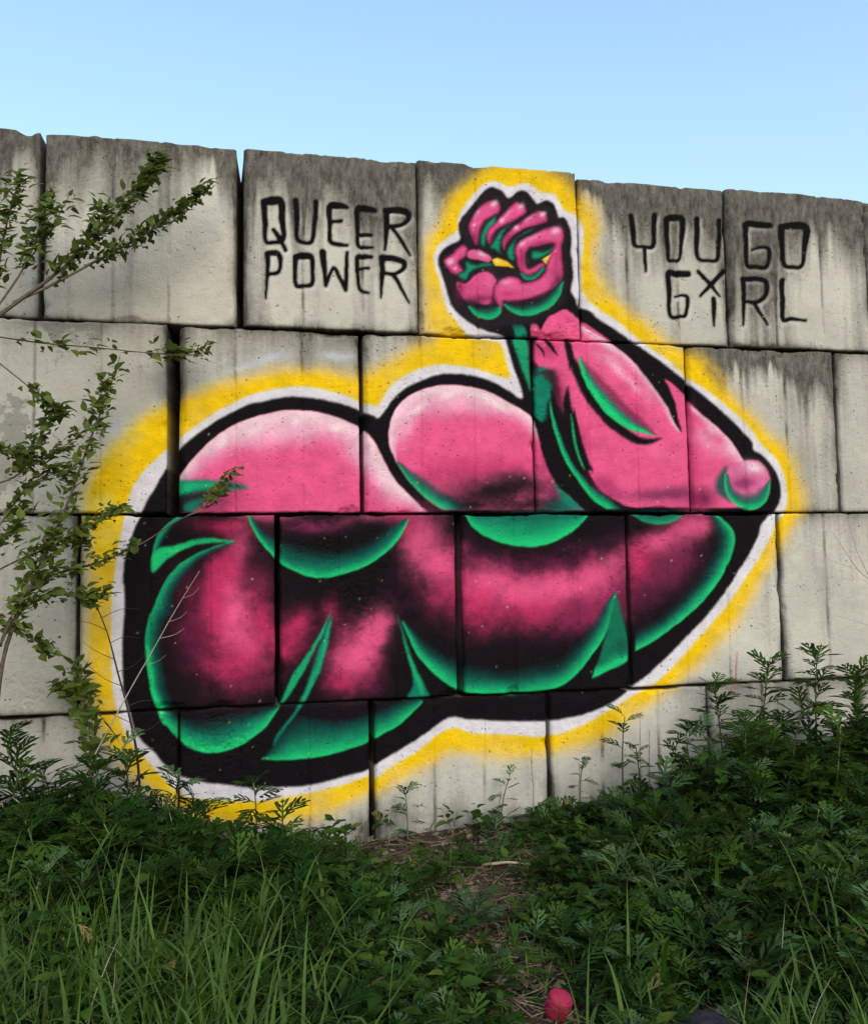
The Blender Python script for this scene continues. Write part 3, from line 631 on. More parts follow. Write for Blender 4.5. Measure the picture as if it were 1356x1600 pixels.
    Lx = np.clip(.60 + 1.5*(fbm(X*2.6+seed*1.7, X*0+1, 1, 2)-.5) + .8*(fbm(X*11+seed, Z*.6, 2, 3)-.5) + .22*(vn(X*48+seed, Z*1.0, 4)-.5), .10, 1.5)
    top = np.clip(1.0-(1-hf)/Lx, 0, 1)**1.15*(.72+.75*(fbm(X*9+seed*2, Z*1.1, 5, 3)))
    stn_shade = 1.18*stain*(top + .5*np.exp(-eT/.035) + .62*np.clip(fbm(X*8+seed, Z*.45, 2, 4)-.40, 0, 1)*2.2) + .75*np.exp(-np.minimum(eL, eR)/.020)*(.2+vn(Z*7, X*0+seed, 3)) + .8*np.exp(-eB/.018)*(.2+vn(X*7, X*0+seed, 4)) + .35*np.exp(-eT/.03)*vn(X*5, X*0+seed, 6)  # edge terms: joint grime, deepened to paint in contact shade along the joints
    for q in sx: stn_shade = stn_shade + .55*np.exp(-((X-q)/.007)**2)*np.clip(vn(Z*9, Z*0+q*4, 6)*1.7-.45, 0, 1) + .25*np.exp(-((X-q)/.03)**2)*np.clip(vn(Z*3, Z*0+q*8, 7)*1.6-.6, 0, 1)
    stn_shade = stn_shade + .75*np.exp(-np.maximum(Z-.05, 0)/.10)*np.clip(fbm(X*9, Z*9+seed, 4)*1.7-.3, 0, 1)
    wear_shade = np.stack([np.clip(stn_shade,0,1), np.full_like(X, flake)*np.clip(vn(X*3+seed, Z*3, 5)*1.6-.3, 0, 1), rg, np.full_like(X, R.uniform(.84,1.08))], -1)
    nV = X.size; xm = (x0+x1)/2
    V = np.stack([Xj-xm, off, Zj-z0], -1).reshape(-1, 3)
    i = np.arange(nV).reshape(nz+1, nx+1)
    F = np.stack([i[:-1,:-1], i[:-1,1:], i[1:,1:], i[1:,:-1]], -1).reshape(-1)
    sizes = [4]*((nx)*(nz))
    ring = np.concatenate([i[0,:-1], i[:-1,-1], i[-1,:0:-1], i[:0:-1,0]]); m = len(ring)
    R1 = V[ring].copy(); R1[:,1] += .05; R2 = V[ring].copy(); R2[:,1] = .42; sx_ = R2[:,0]; R2[:,0] = np.where(sx_ < (x0-xm)+.01, sx_-ext[0], np.where(sx_ > (x1-xm)-.01, sx_+ext[1], sx_)); R3 = R2.copy(); R3[:,1] = BLOCK_D
    V = np.vstack([V, R1, R2, R3]); a = np.arange(m); b = (a+1) % m
    def quads(A, B): return np.stack([A[a], B[a], B[b], A[b]], -1).reshape(-1)
    r1 = nV+a; r2 = nV+m+a; r3 = nV+2*m+a
    F = np.concatenate([F, quads(ring, r1), quads(r1, r2), quads(r2, r3), r3[::-1][np.arange(m)]]); sizes += [4]*(3*m)+[m]
    smooth = np.zeros(len(sizes), bool); smooth[:nx*nz] = True
    me = mesh_np('concrete_block', V, F, sizes, M['concrete'], smooth)
    flat = lambda A: A.reshape(-1, A.shape[-1])
    pcf = flat(pc); P2_ = pcf[ring].copy()*.6; PA = np.vstack([pcf, P2_, P2_*0, P2_*0])
    wf = flat(wear_shade); wr = wf[ring].copy(); wr[:,0] = np.clip(wr[:,0]+.1,0,1); WE = np.vstack([wf, wr, wr, wr])
    wp = np.stack([X, Z, off*0], -1).reshape(-1,3); w1 = wp[ring].copy(); w1[:,2] = .05; w2 = wp[ring].copy(); w2[:,2] = .42; w3 = w2.copy(); w3[:,2] = BLOCK_D; WP = np.vstack([wp, w1, w2, w3])
    WP[:,0] += seed*3.17
    for nm, typ, key, arr in (('paint','FLOAT_COLOR','color',PA),('wear_shade','FLOAT_COLOR','color',WE),('wpos','FLOAT_VECTOR','vector',WP)):
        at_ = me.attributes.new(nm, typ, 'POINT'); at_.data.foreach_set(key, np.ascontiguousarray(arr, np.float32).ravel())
    o = link('concrete_block', me, wall); o.location = (xm, 0, z0)
    return o
# seams along the wall: (place, gap) for each course, top course first
ROWS = [
 (0.800, 1.592, [(-3.22,.01),(-2.43,.01),(-1.64,.012),(-.851,.020),(-.054,.030),(.722,.010),(1.487,.010),(2.250,.018),(3.022,.014),(3.80,.01),(4.58,.01),(5.36,.01)]),
 (0.000, 0.794, [(-3.47,.01),(-2.68,.01),(-1.90,.01),(-1.11,.012),(-.328,.048),(.463,.020),(1.248,.008),(2.012,.018),(2.812,.020),(3.60,.012),(4.38,.01),(5.16,.01)]),
 (-.800, -.007, [(-3.06,.01),(-2.27,.01),(-1.48,.01),(-.693,.016),(.098,.022),(.886,.032),(1.685,.016),(2.465,.016),(3.25,.012),(4.03,.01),(4.81,.01)]),
 (-1.60, -.808, [(-3.44,.01),(-2.65,.01),(-1.87,.01),(-1.08,.012),(-.300,.008),(.490,.026),(1.282,.022),(2.062,.014),(2.850,.022),(3.63,.012),(4.41,.01),(5.19,.01)])]
BL = {  # course, number: label, options
 (0,3):('pale block behind the leafy branch, streaked at its top left', dict(stain=.62, dep=.004, chr_=.02)),
 (0,4):('top block lettered QUEER POWER in black', dict(stain=.98, dep=-.012, tilt=.004, chl=.026)),
 (0,5):('top block carrying the painted pink fist', dict(stain=.75, dep=.0, chl=.022)),
 (0,6):('top block lettered YOU and the first half of GIRL', dict(stain=.85, dep=.004)),
 (0,7):('top block lettered GO and the second half of GIRL', dict(stain=.92, dep=-.004, chl=.024)),
 (0,2):(None, dict(stain=.85)), (0,8):(None, dict(stain=.95, dep=.01)),
 (1,3):('plain block with grey flaked patches behind the leafy shrub', dict(flake=1.0, stain=.16, dep=-.006)),
 (1,4):('block with the pale pink top of the left bulge', dict(stain=.30, dep=.008, chl=.03)),
 (1,5):('block with the upper arm bulge under a yellow arc', dict(stain=.25, dep=.002, chl=.022)),
 (1,6):('block with the forearm and its green crease', dict(stain=.15)),
 (1,7):('block with the painted elbow tip and blotched grey corner', dict(stain=.85, flake=.35, dep=.004, chl=.02)),
 (1,8):(None, dict(stain=.2, dep=.008)),
}
rngb = random.Random(5)
for r, (zb, zt, seams) in enumerate(ROWS):
    for j in range(len(seams)-1):
        (xa, ga), (xb, gb) = seams[j], seams[j+1]
        label, op = BL.get((r, j), (None, {})); op = dict(op)
        op.setdefault('dep', rngb.uniform(-.006,.008)); op.setdefault('stain', .75 if r == 0 else rngb.uniform(.12,.34)); op.setdefault('tilt', rngb.uniform(-.005,.005))
        op.setdefault('flake', .25 if r < 3 else .45); op.setdefault('chl', rngb.uniform(.010,.016)); op.setdefault('chr_', rngb.uniform(.007,.011))
        seen = xb > -1.1 and xa < 3.1
        zt_ = zt + (rngb.uniform(-.012,.006) if r == 0 else rngb.uniform(-.003,.001))
        if r == 0: zt_ = {3:1.592,4:1.583,5:1.602,6:1.577,7:1.585,8:1.580}.get(j, zt_)
        rough = {(1,6):[(1.31,.06,.10),(1.30,.42,.06)],(1,5):[(1.14,.05,.08)],(0,5):[(1.43,.83,.09)],(2,4):[(.28,-.10,.15),(.45,-.4,.2)],(2,6):[(1.76,-.16,.10)],(3,4):[(-.12,-.93,.16)],(0,6):[(1.53,.83,.05)],(2,2):[(-.8,-.72,.12)]}.get((r,j), ())
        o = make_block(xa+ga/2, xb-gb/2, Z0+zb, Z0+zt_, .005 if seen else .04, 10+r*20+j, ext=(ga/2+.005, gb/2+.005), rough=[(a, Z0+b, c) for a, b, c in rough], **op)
        if label: o['label'] = label

# ------------------------------------------------------------------ plant pieces
def leaf_lobed(seed, lobes=4, bend=.5):
    """deeply cut weed leaf along +Y, unit length"""
    R = random.Random(seed); V = []; F = []
    def pt(x, y): 
        z = -bend*.5*y*y + .10*abs(x)*2*(1-y) - .9*x*x*.3
        V.append((x, y, z)); return len(V)-1
    n = lobes
    ax = [(0,0)] + [(R.uniform(-.012,.012), .22+.62*i/n) for i in range(n+1)]
    hw = .030
    prev = (pt(-.012,0), pt(.012,0))
    for i in range(n+1):
        x, y = ax[i+1]; w_ = hw*(1.3-.5*i/n); cur = (pt(x-w_, y), pt(x+w_, y))
        F.append((prev[0], prev[1], cur[1], cur[0])); prev = cur
    t = pt(0, 1.0); sL = pt(-.10, .90); sR = pt(.10, .90); F.append((prev[0], prev[1], sR, t)); F.append((prev[0], t, sL))
    for i in range(n):
        y0 = .24+.62*i/n; ln = (.24+.30*math.sin(math.pi*(i+.9)/(n+.6)))*R.uniform(.8,1.2)
        for s in (-1, 1):
            a = math.radians(R.uniform(38, 58)); dx, dy = s*math.cos(a), math.sin(a)
            nx_, ny_ = -dy, dx; w_ = .047*R.uniform(.8,1.2)
            b0 = pt(s*hw*.5, y0-.03); b1 = pt(s*hw*.5, y0+.05)
            m0 = pt(dx*ln*.6+nx_*w_*-s*-1, y0+dy*ln*.6+ny_*w_*s); m1 = pt(dx*ln*.55-nx_*w_*s, y0+dy*ln*.55-ny_*w_*s)
            tp = pt(dx*ln, y0+dy*ln)
            F += [(b0, m1, tp, m0)] if s > 0 else [(b0, m0, tp, m1)]
            F += [(b0, m0, b1)] 
            k1 = pt(dx*ln*.75+nx_*w_*1.7*s, y0+dy*ln*.75+ny_*w_*1.7*s); F.append((m0, tp, k1))
    return np.array(V), F
def leaf_oval(seed, bend=.35, wid=.27):
    R = random.Random(seed); ys = [0,.06,.25,.5,.75,1.0]; ws = [.012,.02,wid*.85,wid,wid*.6,0]
    V = []; F = []
    for y, w_ in zip(ys, ws):
        for s in (-1, 0, 1): V.append((s*w_, y, -bend*.5*y*y + .35*abs(s)*w_ + R.uniform(-.01,.01)))
    for i in range(len(ys)-1):
        b = i*3; F += [(b, b+1, b+4, b+3), (b+1, b+2, b+5, b+4)]
    return np.array(V), F
def base_mesh(name, vf, mat):
    me = bpy.data.meshes.new(name); me.from_pydata([tuple(v) for v in vf[0]], [], vf[1]); me.materials.append(mat); me.polygons.foreach_set('use_smooth',[True]*len(vf[1])); me.update(); return me
LOB = [leaf_lobed(i, 3+i % 2, .2+.25*i) for i in range(5)]
OVL = [leaf_oval(i, .15+.22*i, .23+.03*i) for i in range(4)]
ME_MUG = [base_mesh('leaf', v, M['mug']) for v in LOB]; ME_MUG2 = [base_mesh('leaf', v, M['mug2']) for v in LOB]
ME_SHR = [base_mesh('leaf', v, M['shrub']) for v in OVL]
def scatter(name, base, mats, tints, material):
    """many copies of one small shape as a single mesh; mats = Nx4x4"""
    V, F = base; n = len(mats); Vh = np.c_[V, np.ones(len(V))]
    W = np.einsum('nij,vj->nvi', mats[:, :3, :], Vh).reshape(-1, 3)
    sizes = np.array([len(f) for f in F]); lp = np.concatenate([np.array(f) for f in F])
    L = (lp[None]+np.arange(n)[:,None]*len(V)).ravel()
    return W, L, np.tile(sizes, n), np.repeat(tints, len(V))
def scatter_object(name, groups, material, parent=None):
    """groups: list of (base, matrices); one mesh of all"""
    Vs, Ls, Ss, Ts = [], [], [], []; nb = 0
    for base, mats in groups:
        if not len(mats): continue
        W, L, S, T = scatter(name, base, np.asarray(mats), RNG.rand(len(mats)), material)
        Vs.append(W); Ls.append(L+nb); Ss.append(S); Ts.append(T); nb += len(W)
    me = mesh_np(name, np.vstack(Vs), np.concatenate(Ls), np.concatenate(Ss), material)
    t = me.attributes.new('tint', 'FLOAT', 'POINT'); t.data.foreach_set('value', np.concatenate(Ts).astype(np.float32))
    return link(name, me, parent)
def mat4(loc, az, pitch, roll, s):
    return Matrix.Translation(loc) @ Matrix.Rotation(az, 4, 'Z') @ Matrix.Rotation(pitch, 4, 'X') @ Matrix.Rotation(roll, 4, 'Y') @ Matrix.Scale(s, 4)
def weed_layout(h, nl, R, size, lean=(0,0)):
    """stem curve and leaf placements of one upright cut-leaved weed"""
    pts = []; ph = R.uniform(0, 6.28); w_ = R.uniform(.01,.04)*h
    for i in range(7):
        t = i/6; pts.append(Vector((lean[0]*t*t + w_*math.sin(t*3+ph), lean[1]*t*t + w_*math.cos(t*2.6+ph), h*t)))
    L = []; az = R.uniform(0, 6.28)
    for k in range(nl):
        t = .10+.90*(k/(nl-1))**.75; f = t*6; i = min(int(f), 5); p = pts[i].lerp(pts[i+1], f-i)
        az += 2.4+R.uniform(-.4,.4)
        s = size*(1.05-.30*t)*R.uniform(.75,1.2); pitch = math.radians(R.uniform(-10,25)+ 48*max(0,t-.5)/.5)
        L.append((p, az, pitch, R.uniform(-.35,.35), s))
    return pts, L
def weed(base, h, nl, label, group, R, size=.11, lean=(0,0), pale=False, top_only=False):
    size *= 1.28; nl = int(nl*1.15)
    o = empty('mugwort_plant', base); tag(o, label, 'weed', group)
    pts, L = weed_layout(h, nl, R, size, lean)
    b = MB(); b.tube(pts, [max(.0022, .0022+.006*h*(1-i/6)) for i in range(7)], 5); b.build('stem', M['stem'], o)
    mm = ME_MUG2 if pale else ME_MUG
    for p, az, pi_, ro, s in L:
        if top_only and p.z < .45*h: continue
        l = link('leaf', mm[R.randrange(5)], o); l.matrix_local = mat4(p, az, pi_, ro, s)
    return o
RP = random.Random(21)
# tall weeds one can tell apart against the wall: sheet x, metres in front of the wall, height, leaves, leaf size, label
G_R, G_L, G_C = 'mugwort thicket at the right end', 'mugwort thicket at the left end', 'sparse weeds along the wall foot'
TALL = [
 (1140,.16,.60,32,.105,'upright mugwort in front of the narrow seam right of the yellow band',G_R),
 (1200,.20,.68,36,.11,'tallest bushy mugwort tip left of the last vertical seam',G_R),
 (1285,.16,.68,36,.105,'bushy mugwort just left of the dark seam at the right edge',G_R),
 (1338,.30,.60,32,.11,'mugwort cut by the right edge of the picture',G_R),
 (1090,.30,.42,22,.10,'mugwort at the left shoulder of the right thicket',G_R),
 (1045,.22,.38,14,.08,'slender weed at the left foot of the right thicket',G_R),
 (1240,.42,.55,24,.12,'mugwort filling the middle of the right thicket',G_R),
 (1165,.50,.46,22,.12,'mugwort in front of the right thicket, pale tipped',G_R),
 (1310,.62,.50,22,.12,'mugwort in the front row at the right edge',G_R),
 (970,.12,.46,12,.085,'weed with one large dark hanging leaf against the pale wall',G_C),
 (1000,.10,.34,16,.06,'thin leafy weed right of the dark hanging leaf',G_C),
 (640,.10,.20,8,.07,'small weed with drooping leaves right of the black seam',G_C),
 (780,.08,.22,9,.06,'thin weed climbing beside the seam under the yellow band',G_C),
 (905,.10,.25,9,.055,'thin straight weed between the seam and the dark hanging leaf',G_C),
 (405,.28,.30,18,.10,'mugwort standing alone before the yellow band at lower left',G_L),
 (330,.34,.24,18,.10,'low mugwort under the yellow band, left of the lone one',G_L),
 (262,.26,.30,18,.10,'mugwort below the lower left corner of the black outline',G_L),
 (212,.24,.44,20,.12,'mugwort with broad leaves across the yellow band at left',G_L),
 (130,.36,.40,20,.11,'mugwort under the leafy vine at left',G_L),
 (85,.28,.40,20,.11,'mugwort right of the highest tip of the left thicket',G_L),
 (45,.34,.52,24,.12,'highest mugwort tip of the left thicket',G_L),
 (8,.40,.40,20,.11,'mugwort cut by the left edge of the picture',G_L),
 (60,.75,.36,20,.13,'mugwort in the front row at far left, above the grass',G_L),
 (190,.62,.30,20,.12,'mugwort in the front row below the vine',G_L),
 (300,.62,.26,18,.11,'mugwort in the front row below the yellow corner',G_L),
 (440,.50,.20,16,.10,'low mugwort where the left thicket meets bare soil',G_L)]
for x, off, h, nl, sz, lab, g in TALL:
    weed(foot(x, off), h, nl, lab, g, RP, sz, (RP.uniform(-.06,.06), RP.uniform(-.08,.02)), pale=(RP.random() < .15))
# rosettes on the open ground in the middle
ROS = [(735,1450,.13,'greyish cut-leaved rosette in the middle of the bare patch'),(640,1430,.11,'cut-leaved rosette left of the middle one'),(690,1390,.09,'small rosette at the upper edge of the bare patch'),
       (905,1320,.10,'rosette below the seam under the yellow band'),(940,1500,.12,'greyish rosette right of the crimson object'),(1000,1380,.10,'rosette at the left foot of the right thicket'),
       (1180,1545,.14,'pale large-lobed rosette near the lower right corner'),(560,1470,.11,'rosette between grass and bare patch'),(830,1380,.08,'small rosette beside the long stick')]
def ground_at(px, py):
    d = ray(px, py); t = -CAMZ/d[2]; p = CAM+d*t; return Vector((p[0], p[1], gz(p[0], p[1])))
for x, y, sz, lab in ROS:
    o = empty('mugwort_rosette', ground_at(x, y)); tag(o, lab, 'weed', 'low rosettes on the bare patch')
    pale = 'grey' in lab or 'pale' in lab
    for k in range(11):
        l = link('leaf', (ME_MUG2 if pale else ME_MUG)[RP.randrange(5)], o)
        l.matrix_local = mat4(Vector((RP.uniform(-.01,.01), RP.uniform(-.01,.01), .008+.006*k)), k*2.4, math.radians(RP.uniform(12,30)+k*4), RP.uniform(-.3,.3), sz*RP.uniform(.75,1.1))

# ------------------------------------------------------------------ mass of weeds nobody could count
def region(px, py):
    """how tall the ground weeds stand at a ground point seen at (px,py); 0 = bare"""
    b = 1.15*math.exp(-((px-750)/140)**2 - ((py-1425)/95)**2)          # bare patch
    b = max(b, 1.2*math.exp(-((px-650)/170)**2 - ((py-1335)/48)**2), .95*math.exp(-((px-810)/120)**2-((py-1560)/70)**2))
    return b
grp = {i: [] for i in range(5)}; grp2 = {i: [] for i in range(5)}
def keepout(x, y): return (abs(x-866) < 72 and 1560 < y < 1720) or (1050 < x < 1180 and y > 1570)
def weed_mass():
    R = random.Random(4); n = 0
    while n < 1500:
        off = R.uniform(.04, 2.2); px = R.uniform(-140, 1500); p = foot(px, off); x, y = project(p)
        if y > 1720: continue
        b = region(x, y)
        if R.random() < b*1.05: n += .3; continue
        if keepout(x, y): n += .1; continue
        left = px < 520; right = px > 940
        if off < .7:
            h = (.27 if px < 200 else max(.05, .20-(px-200)*.0009)) if left else ((.08+.27*min(1,(px-960)/200))*(.45+1.1*float(vn(np.array(px/38.), np.array(off*6), 3))) if right else .05)
            if off < .16: h *= .6
        else:
            h = (.20 if left else .22*max(.3,1-(off-.7)*.7) if right else .06)
            if left and off > 1.0: 
                if R.random() < .72: n += .25; continue
                h = .11
        h = max(.04, h*R.uniform(.55,1.15)); nl = int(6+h*34); size = R.uniform(.10,.15)*(1.0 if h > .1 else .75)
        pts, L = weed_layout(h, nl, R, size, (R.uniform(-.06,.06), R.uniform(-.06,.04)))
        G = grp2 if R.random() < (.10 if left else .22) else grp
        for q, az, pi_, ro, s in L: G[R.randrange(5)].append(np.array(mat4(p+q, az, pi_, ro, s)))
        n += 1
weed_mass()
for nm, G, mt, lb in (('weed_cover', grp, M['mug'], 'dark green cut-leaved weeds covering the ground'), ('pale_weed_cover', grp2, M['mug2'], 'paler grey green weeds mixed into the ground cover')):
    o = scatter_object(nm, [(LOB[i], G[i]) for i in range(5)], mt); tag(o, lb, 'weeds', kind='stuff')

# broad-leaved weeds and yellowed leaves between the cut-leaved ones
def broad_mass():
    R = random.Random(41); G = {i: [] for i in range(4)}; Yl = []; n = 0
    while n < 420:
        off = R.uniform(.06, 2.2); px = R.uniform(-100, 1460); p = foot(px, off); x, y = project(p)
        if y > 1720 or R.random() < region(x, y)*.95 or keepout(x, y): continue
        tall = (.25 if x < 250 else .12) if x < 520 else (.34 if x > 1060 and off < .8 else .12)
        h = tall*R.uniform(.3,1.1); az = R.uniform(0,6.28)
        for k in range(R.randint(5,11)):
            az += 2.4; q = p+Vector((R.gauss(0,.015), R.gauss(0,.015), .02+h*R.uniform(.4,1)))
            G[R.randrange(4)].append(np.array(mat4(q, az, math.radians(R.uniform(-5,50)), R.uniform(-.4,.4), R.uniform(.025,.065))))
        if R.random() < .5: Yl.append(np.array(mat4(p+Vector((R.gauss(0,.03),R.gauss(0,.03),.03+h*R.random())), R.uniform(0,6.28), R.gauss(0,.5), R.gauss(0,.6), R.uniform(.03,.08))))
        n += 1
    tag(scatter_object('broadleaf_cover', [(OVL[i], G[i]) for i in range(4)], M['broad']), 'broad-leaved weeds mixed among the cut-leaved ones', 'weeds', kind='stuff')
    tag(scatter_object('yellowed_leaf_cover', [(LOB[1], Yl)], M['yellowed']), 'yellowed dying leaves scattered through the weeds', 'weeds', kind='stuff')
broad_mass()

# ------------------------------------------------------------------ grass
def grass_mesh(name, spots, mat):
    """spots: (base, length, width, azimuth, lean, curl)"""
    n = len(spots); S = 6
    B = np.array([s[0] for s in spots]); Ln, Wd, Az, Le, Cu = [np.array([s[i] for s in spots]) for i in range(1, 6)]
    V = np.zeros((n, S, 2, 3)); pos = B.copy(); ang = Le.copy()
    dx, dy = np.cos(Az), np.sin(Az)
    for i in range(S):
        t = i/(S-1); wv = Wd*(1-t**1.8)*(.6+.4*min(1,t*4))*.5 + .0002
        sx, sy = -dy*wv, dx*wv
        V[:,i,0] = pos - np.stack([sx,sy,0*sx],-1); V[:,i,1] = pos + np.stack([sx,sy,0*sx],-1)
        st = Ln/(S-1); pos = pos + np.stack([np.sin(ang)*dx*st, np.sin(ang)*dy*st, np.cos(ang)*st], -1); ang = ang + Cu/(S-1)*(.4+1.4*t)
    idx = np.arange(n*S*2).reshape(n, S, 2)
    F = np.stack([idx[:,:-1,0], idx[:,:-1,1], idx[:,1:,1], idx[:,1:,0]], -1).reshape(-1)
    me = mesh_np(name, V.reshape(-1,3), F, np.full(n*(S-1), 4), mat)
    t = me.attributes.new('tint', 'FLOAT', 'POINT'); t.data.foreach_set('value', np.repeat(RNG.rand(n), S*2).astype(np.float32))
    return link(name, me)
def grass_spots():
    R = random.Random(9); out = []; dry = []
    def tuft(p, n, ln, wd, spread):
        for _ in range(n):
            q = p + Vector((R.gauss(0,spread), R.gauss(0,spread), 0)); q.z = gz(q.x, q.y)-.01
            out.append((tuple(q), ln*R.uniform(.45,1.2), wd*R.choice((.5,.7,.9,1.1,1.6)), R.uniform(0,6.28), (abs(R.gauss(.22,.30)) if R.random() < .74 else R.uniform(.6,1.3)), R.choice((R.uniform(.3,1.6),R.uniform(1.2,3.0)))))
    k = 0
    while k < 470:      # tall grass, lower left
        off = R.uniform(.95, 2.6); px = R.uniform(-200, 620); p = foot(px, off); x, y = project(p)
        if y > 1900 or x > 560-60*R.random() or y < 1395+R.uniform(-15,30): continue
        if x > 430 and R.random() < .5: continue
        tuft(p, 8, R.uniform(.21,.40), R.uniform(.007,.014), .055); k += 1
    k = 0
    while k < 210:      # right side
        off = R.uniform(.7, 2.5); px = R.uniform(900, 1600); p = foot(px, off); x, y = project(p)
        if y > 1900 or y < 1330 or (1030 < x < 1200 and y > 1540): continue
        if x < 1080 and R.random() < .6: continue
        tuft(p, 7, R.uniform(.16,.34), R.uniform(.007,.013), .06); k += 1
    k = 0
    while k < 130:      # thin grass between
        off = R.uniform(.2, 2.3); px = R.uniform(480, 1000); p = foot(px, off); x, y = project(p)
        if y > 1800 or R.random() < region(x, y)*.9 or keepout(x, y): continue
        tuft(p, 6, R.uniform(.08,.18), R.uniform(.003,.006), .04); k += 1
    return out
def straw_spots():
    R = random.Random(17); out = []
    while len(out) < 110:
        off = R.uniform(.3, 2.4); px = R.uniform(-100, 1480); p = foot(px, off); x, y = project(p)
        if y < 1380 or y > 1850 or (480 < x < 1000): continue
        out.append(((p.x, p.y, p.z), R.uniform(.10,.36), R.uniform(.0018,.004), R.uniform(0,6.28), R.uniform(.2,1.25), R.uniform(-.2,1.4)))
    return out
tag(grass_mesh('dry_straw', straw_spots(), M['dry']), 'pale dry straw stems scattered through the grass', 'straw', kind='stuff')
tag(grass_mesh('grass', grass_spots(), M['grass']), 'long green grass blades in the foreground', 'grass', kind='stuff')

# ------------------------------------------------------------------ litter: straw and dead bits
def litter():
    R = random.Random(14); b = MB(); n = 0; tint = []
    while n < 1500:
        off = R.uniform(.03, 2.3); px = R.uniform(-50, 1420) if R.random() < .35 else R.gauss(745, 170); p = foot(px, off); x, y = project(p)
        if y > 1750: continue
        if R.random() > region(x, y) + .22: continue
        L = R.uniform(.02,.16)*R.uniform(.4,1); a = R.uniform(0,6.28); tl = R.gauss(.05,.12); c = R.gauss(0,.3)
        pts = []; q = p + Vector((0,0,.006+R.random()*.02))
        for i in range(4):
            pts.append(q.copy()); q = q + Vector((math.cos(a)*L/3, math.sin(a)*L/3, math.sin(tl)*L/3)); a += c*.3
            q.z = max(q.z, gz(q.x, q.y)+.003)
        r = R.uniform(.0008,.0022); v0 = len(b.v); b.tube(pts, [r, r, r*.9, r*.5], 4); tint += [R.random()]*(len(b.v)-v0); n += 1
    o = b.build('dry_litter', M['litter']); t = o.data.attributes.new('tint','FLOAT','POINT'); t.data.foreach_set('value', np.array(tint, np.float32))
    tag(o, 'brown straw and dead stalks littering the bare patch', 'litter', kind='stuff')
    # dead curled leaves
    mats = []; n = 0
    while n < 900:
        off = R.uniform(.03, 2.3); px = R.gauss(745, 190); p = foot(px, off); x, y = project(p)
        if y > 1750 or R.random() > region(x, y)+.08: continue
        mats.append(np.array(mat4(p+Vector((0,0,.008)), R.uniform(0,6.28), R.gauss(0,.35), R.gauss(0,.5), R.uniform(.015,.045)))); n += 1
    o = scatter_object('dead_leaf_litter', [(OVL[3], mats)], M['litter']); tag(o, 'small dead brown leaves scattered on the soil', 'litter', kind='stuff')
litter()

# ------------------------------------------------------------------ leafy shrubs at the left
def curve_px(pts, o0, o1, n=14, jit=0., R=None):
    P_ = spl(np.array(pts, float), False, 5); out = []
    for i, (x, y) in enumerate(P_):
        t = i/(len(P_)-1); out.append(Vector(at(x, y, o0+(o1-o0)*t)))
    return out
def shrub(name, label, cat, base, branches, R, leaf_size, max_leaf=300, matb='bark'):
    o = empty(name, base); tag(o, label, cat); inv = Matrix.Translation(base).inverted()
    spots = []
    for pts, o0, o1, r0, r1, la, lb, nl, cl in branches:
        C = curve_px(pts, o0, o1); C = [inv @ c for c in C]; m = len(C)
        b = MB(); b.tube(C, [r0+(r1-r0)*i/(m-1) for i in range(m)], 6); br = b.build('branch', M[matb], o)
        nl = int(nl*3.3)
        for k in range(nl):
            t = la+(lb-la)*(k+R.random()*.7)/max(nl,1); t = min(t, .999); f = t*(m-1); i = min(int(f), m-2); p = C[i].lerp(C[i+1], f-i); d = (C[i+1]-C[i]).normalized()
            spots.append((p, d, k, cl))
    todo = []
    for p, d, k, cl in spots:
        side = Vector((0,0,1)).cross(d) if abs(d.z) < .9 else Vector((1,0,0)); side.normalize()
        for c in range(cl+1):
            v = d*R.uniform(.2,.9) + side*(R.choice((-1,1))*R.uniform(.5,1)) + Vector((R.gauss(0,.35), R.gauss(0,.35), R.gauss(.15,.35)))
            v.normalize(); s = leaf_size*R.uniform(.45,1.35)
            upv = Vector((R.gauss(0,.45), R.gauss(-.5,.45), 1)).normalized()
            x_ = v.cross(upv).normalized(); z_ = x_.cross(v)
            mt = Matrix((( x_.x, v.x, z_.x, p.x),(x_.y, v.y, z_.y, p.y),(x_.z, v.z, z_.z, p.z),(0,0,0,1))) @ Matrix.Scale(s, 4)
            mt = Matrix.Translation(side*R.gauss(0,.016)+Vector((R.gauss(0,.012),R.gauss(0,.02),R.gauss(.004,.016)))) @ mt; todo.append((s, R.randrange(4), mt))
    todo.sort(key=lambda q: -q[0])
    for s, i, mt in todo[:max_leaf]: l = link('leaf', ME_SHR[i], o); l.matrix_local = mt
    if len(todo) > max_leaf:
        f = scatter_object('small_leaves', [(OVL[i], [np.array(q[2]) for q in todo[max_leaf:] if q[1] == i]) for i in range(4)], M['shrub'], o); f['kind'] = 'stuff'
    return o
RS = random.Random(31)
root1 = foot(-75, .42)
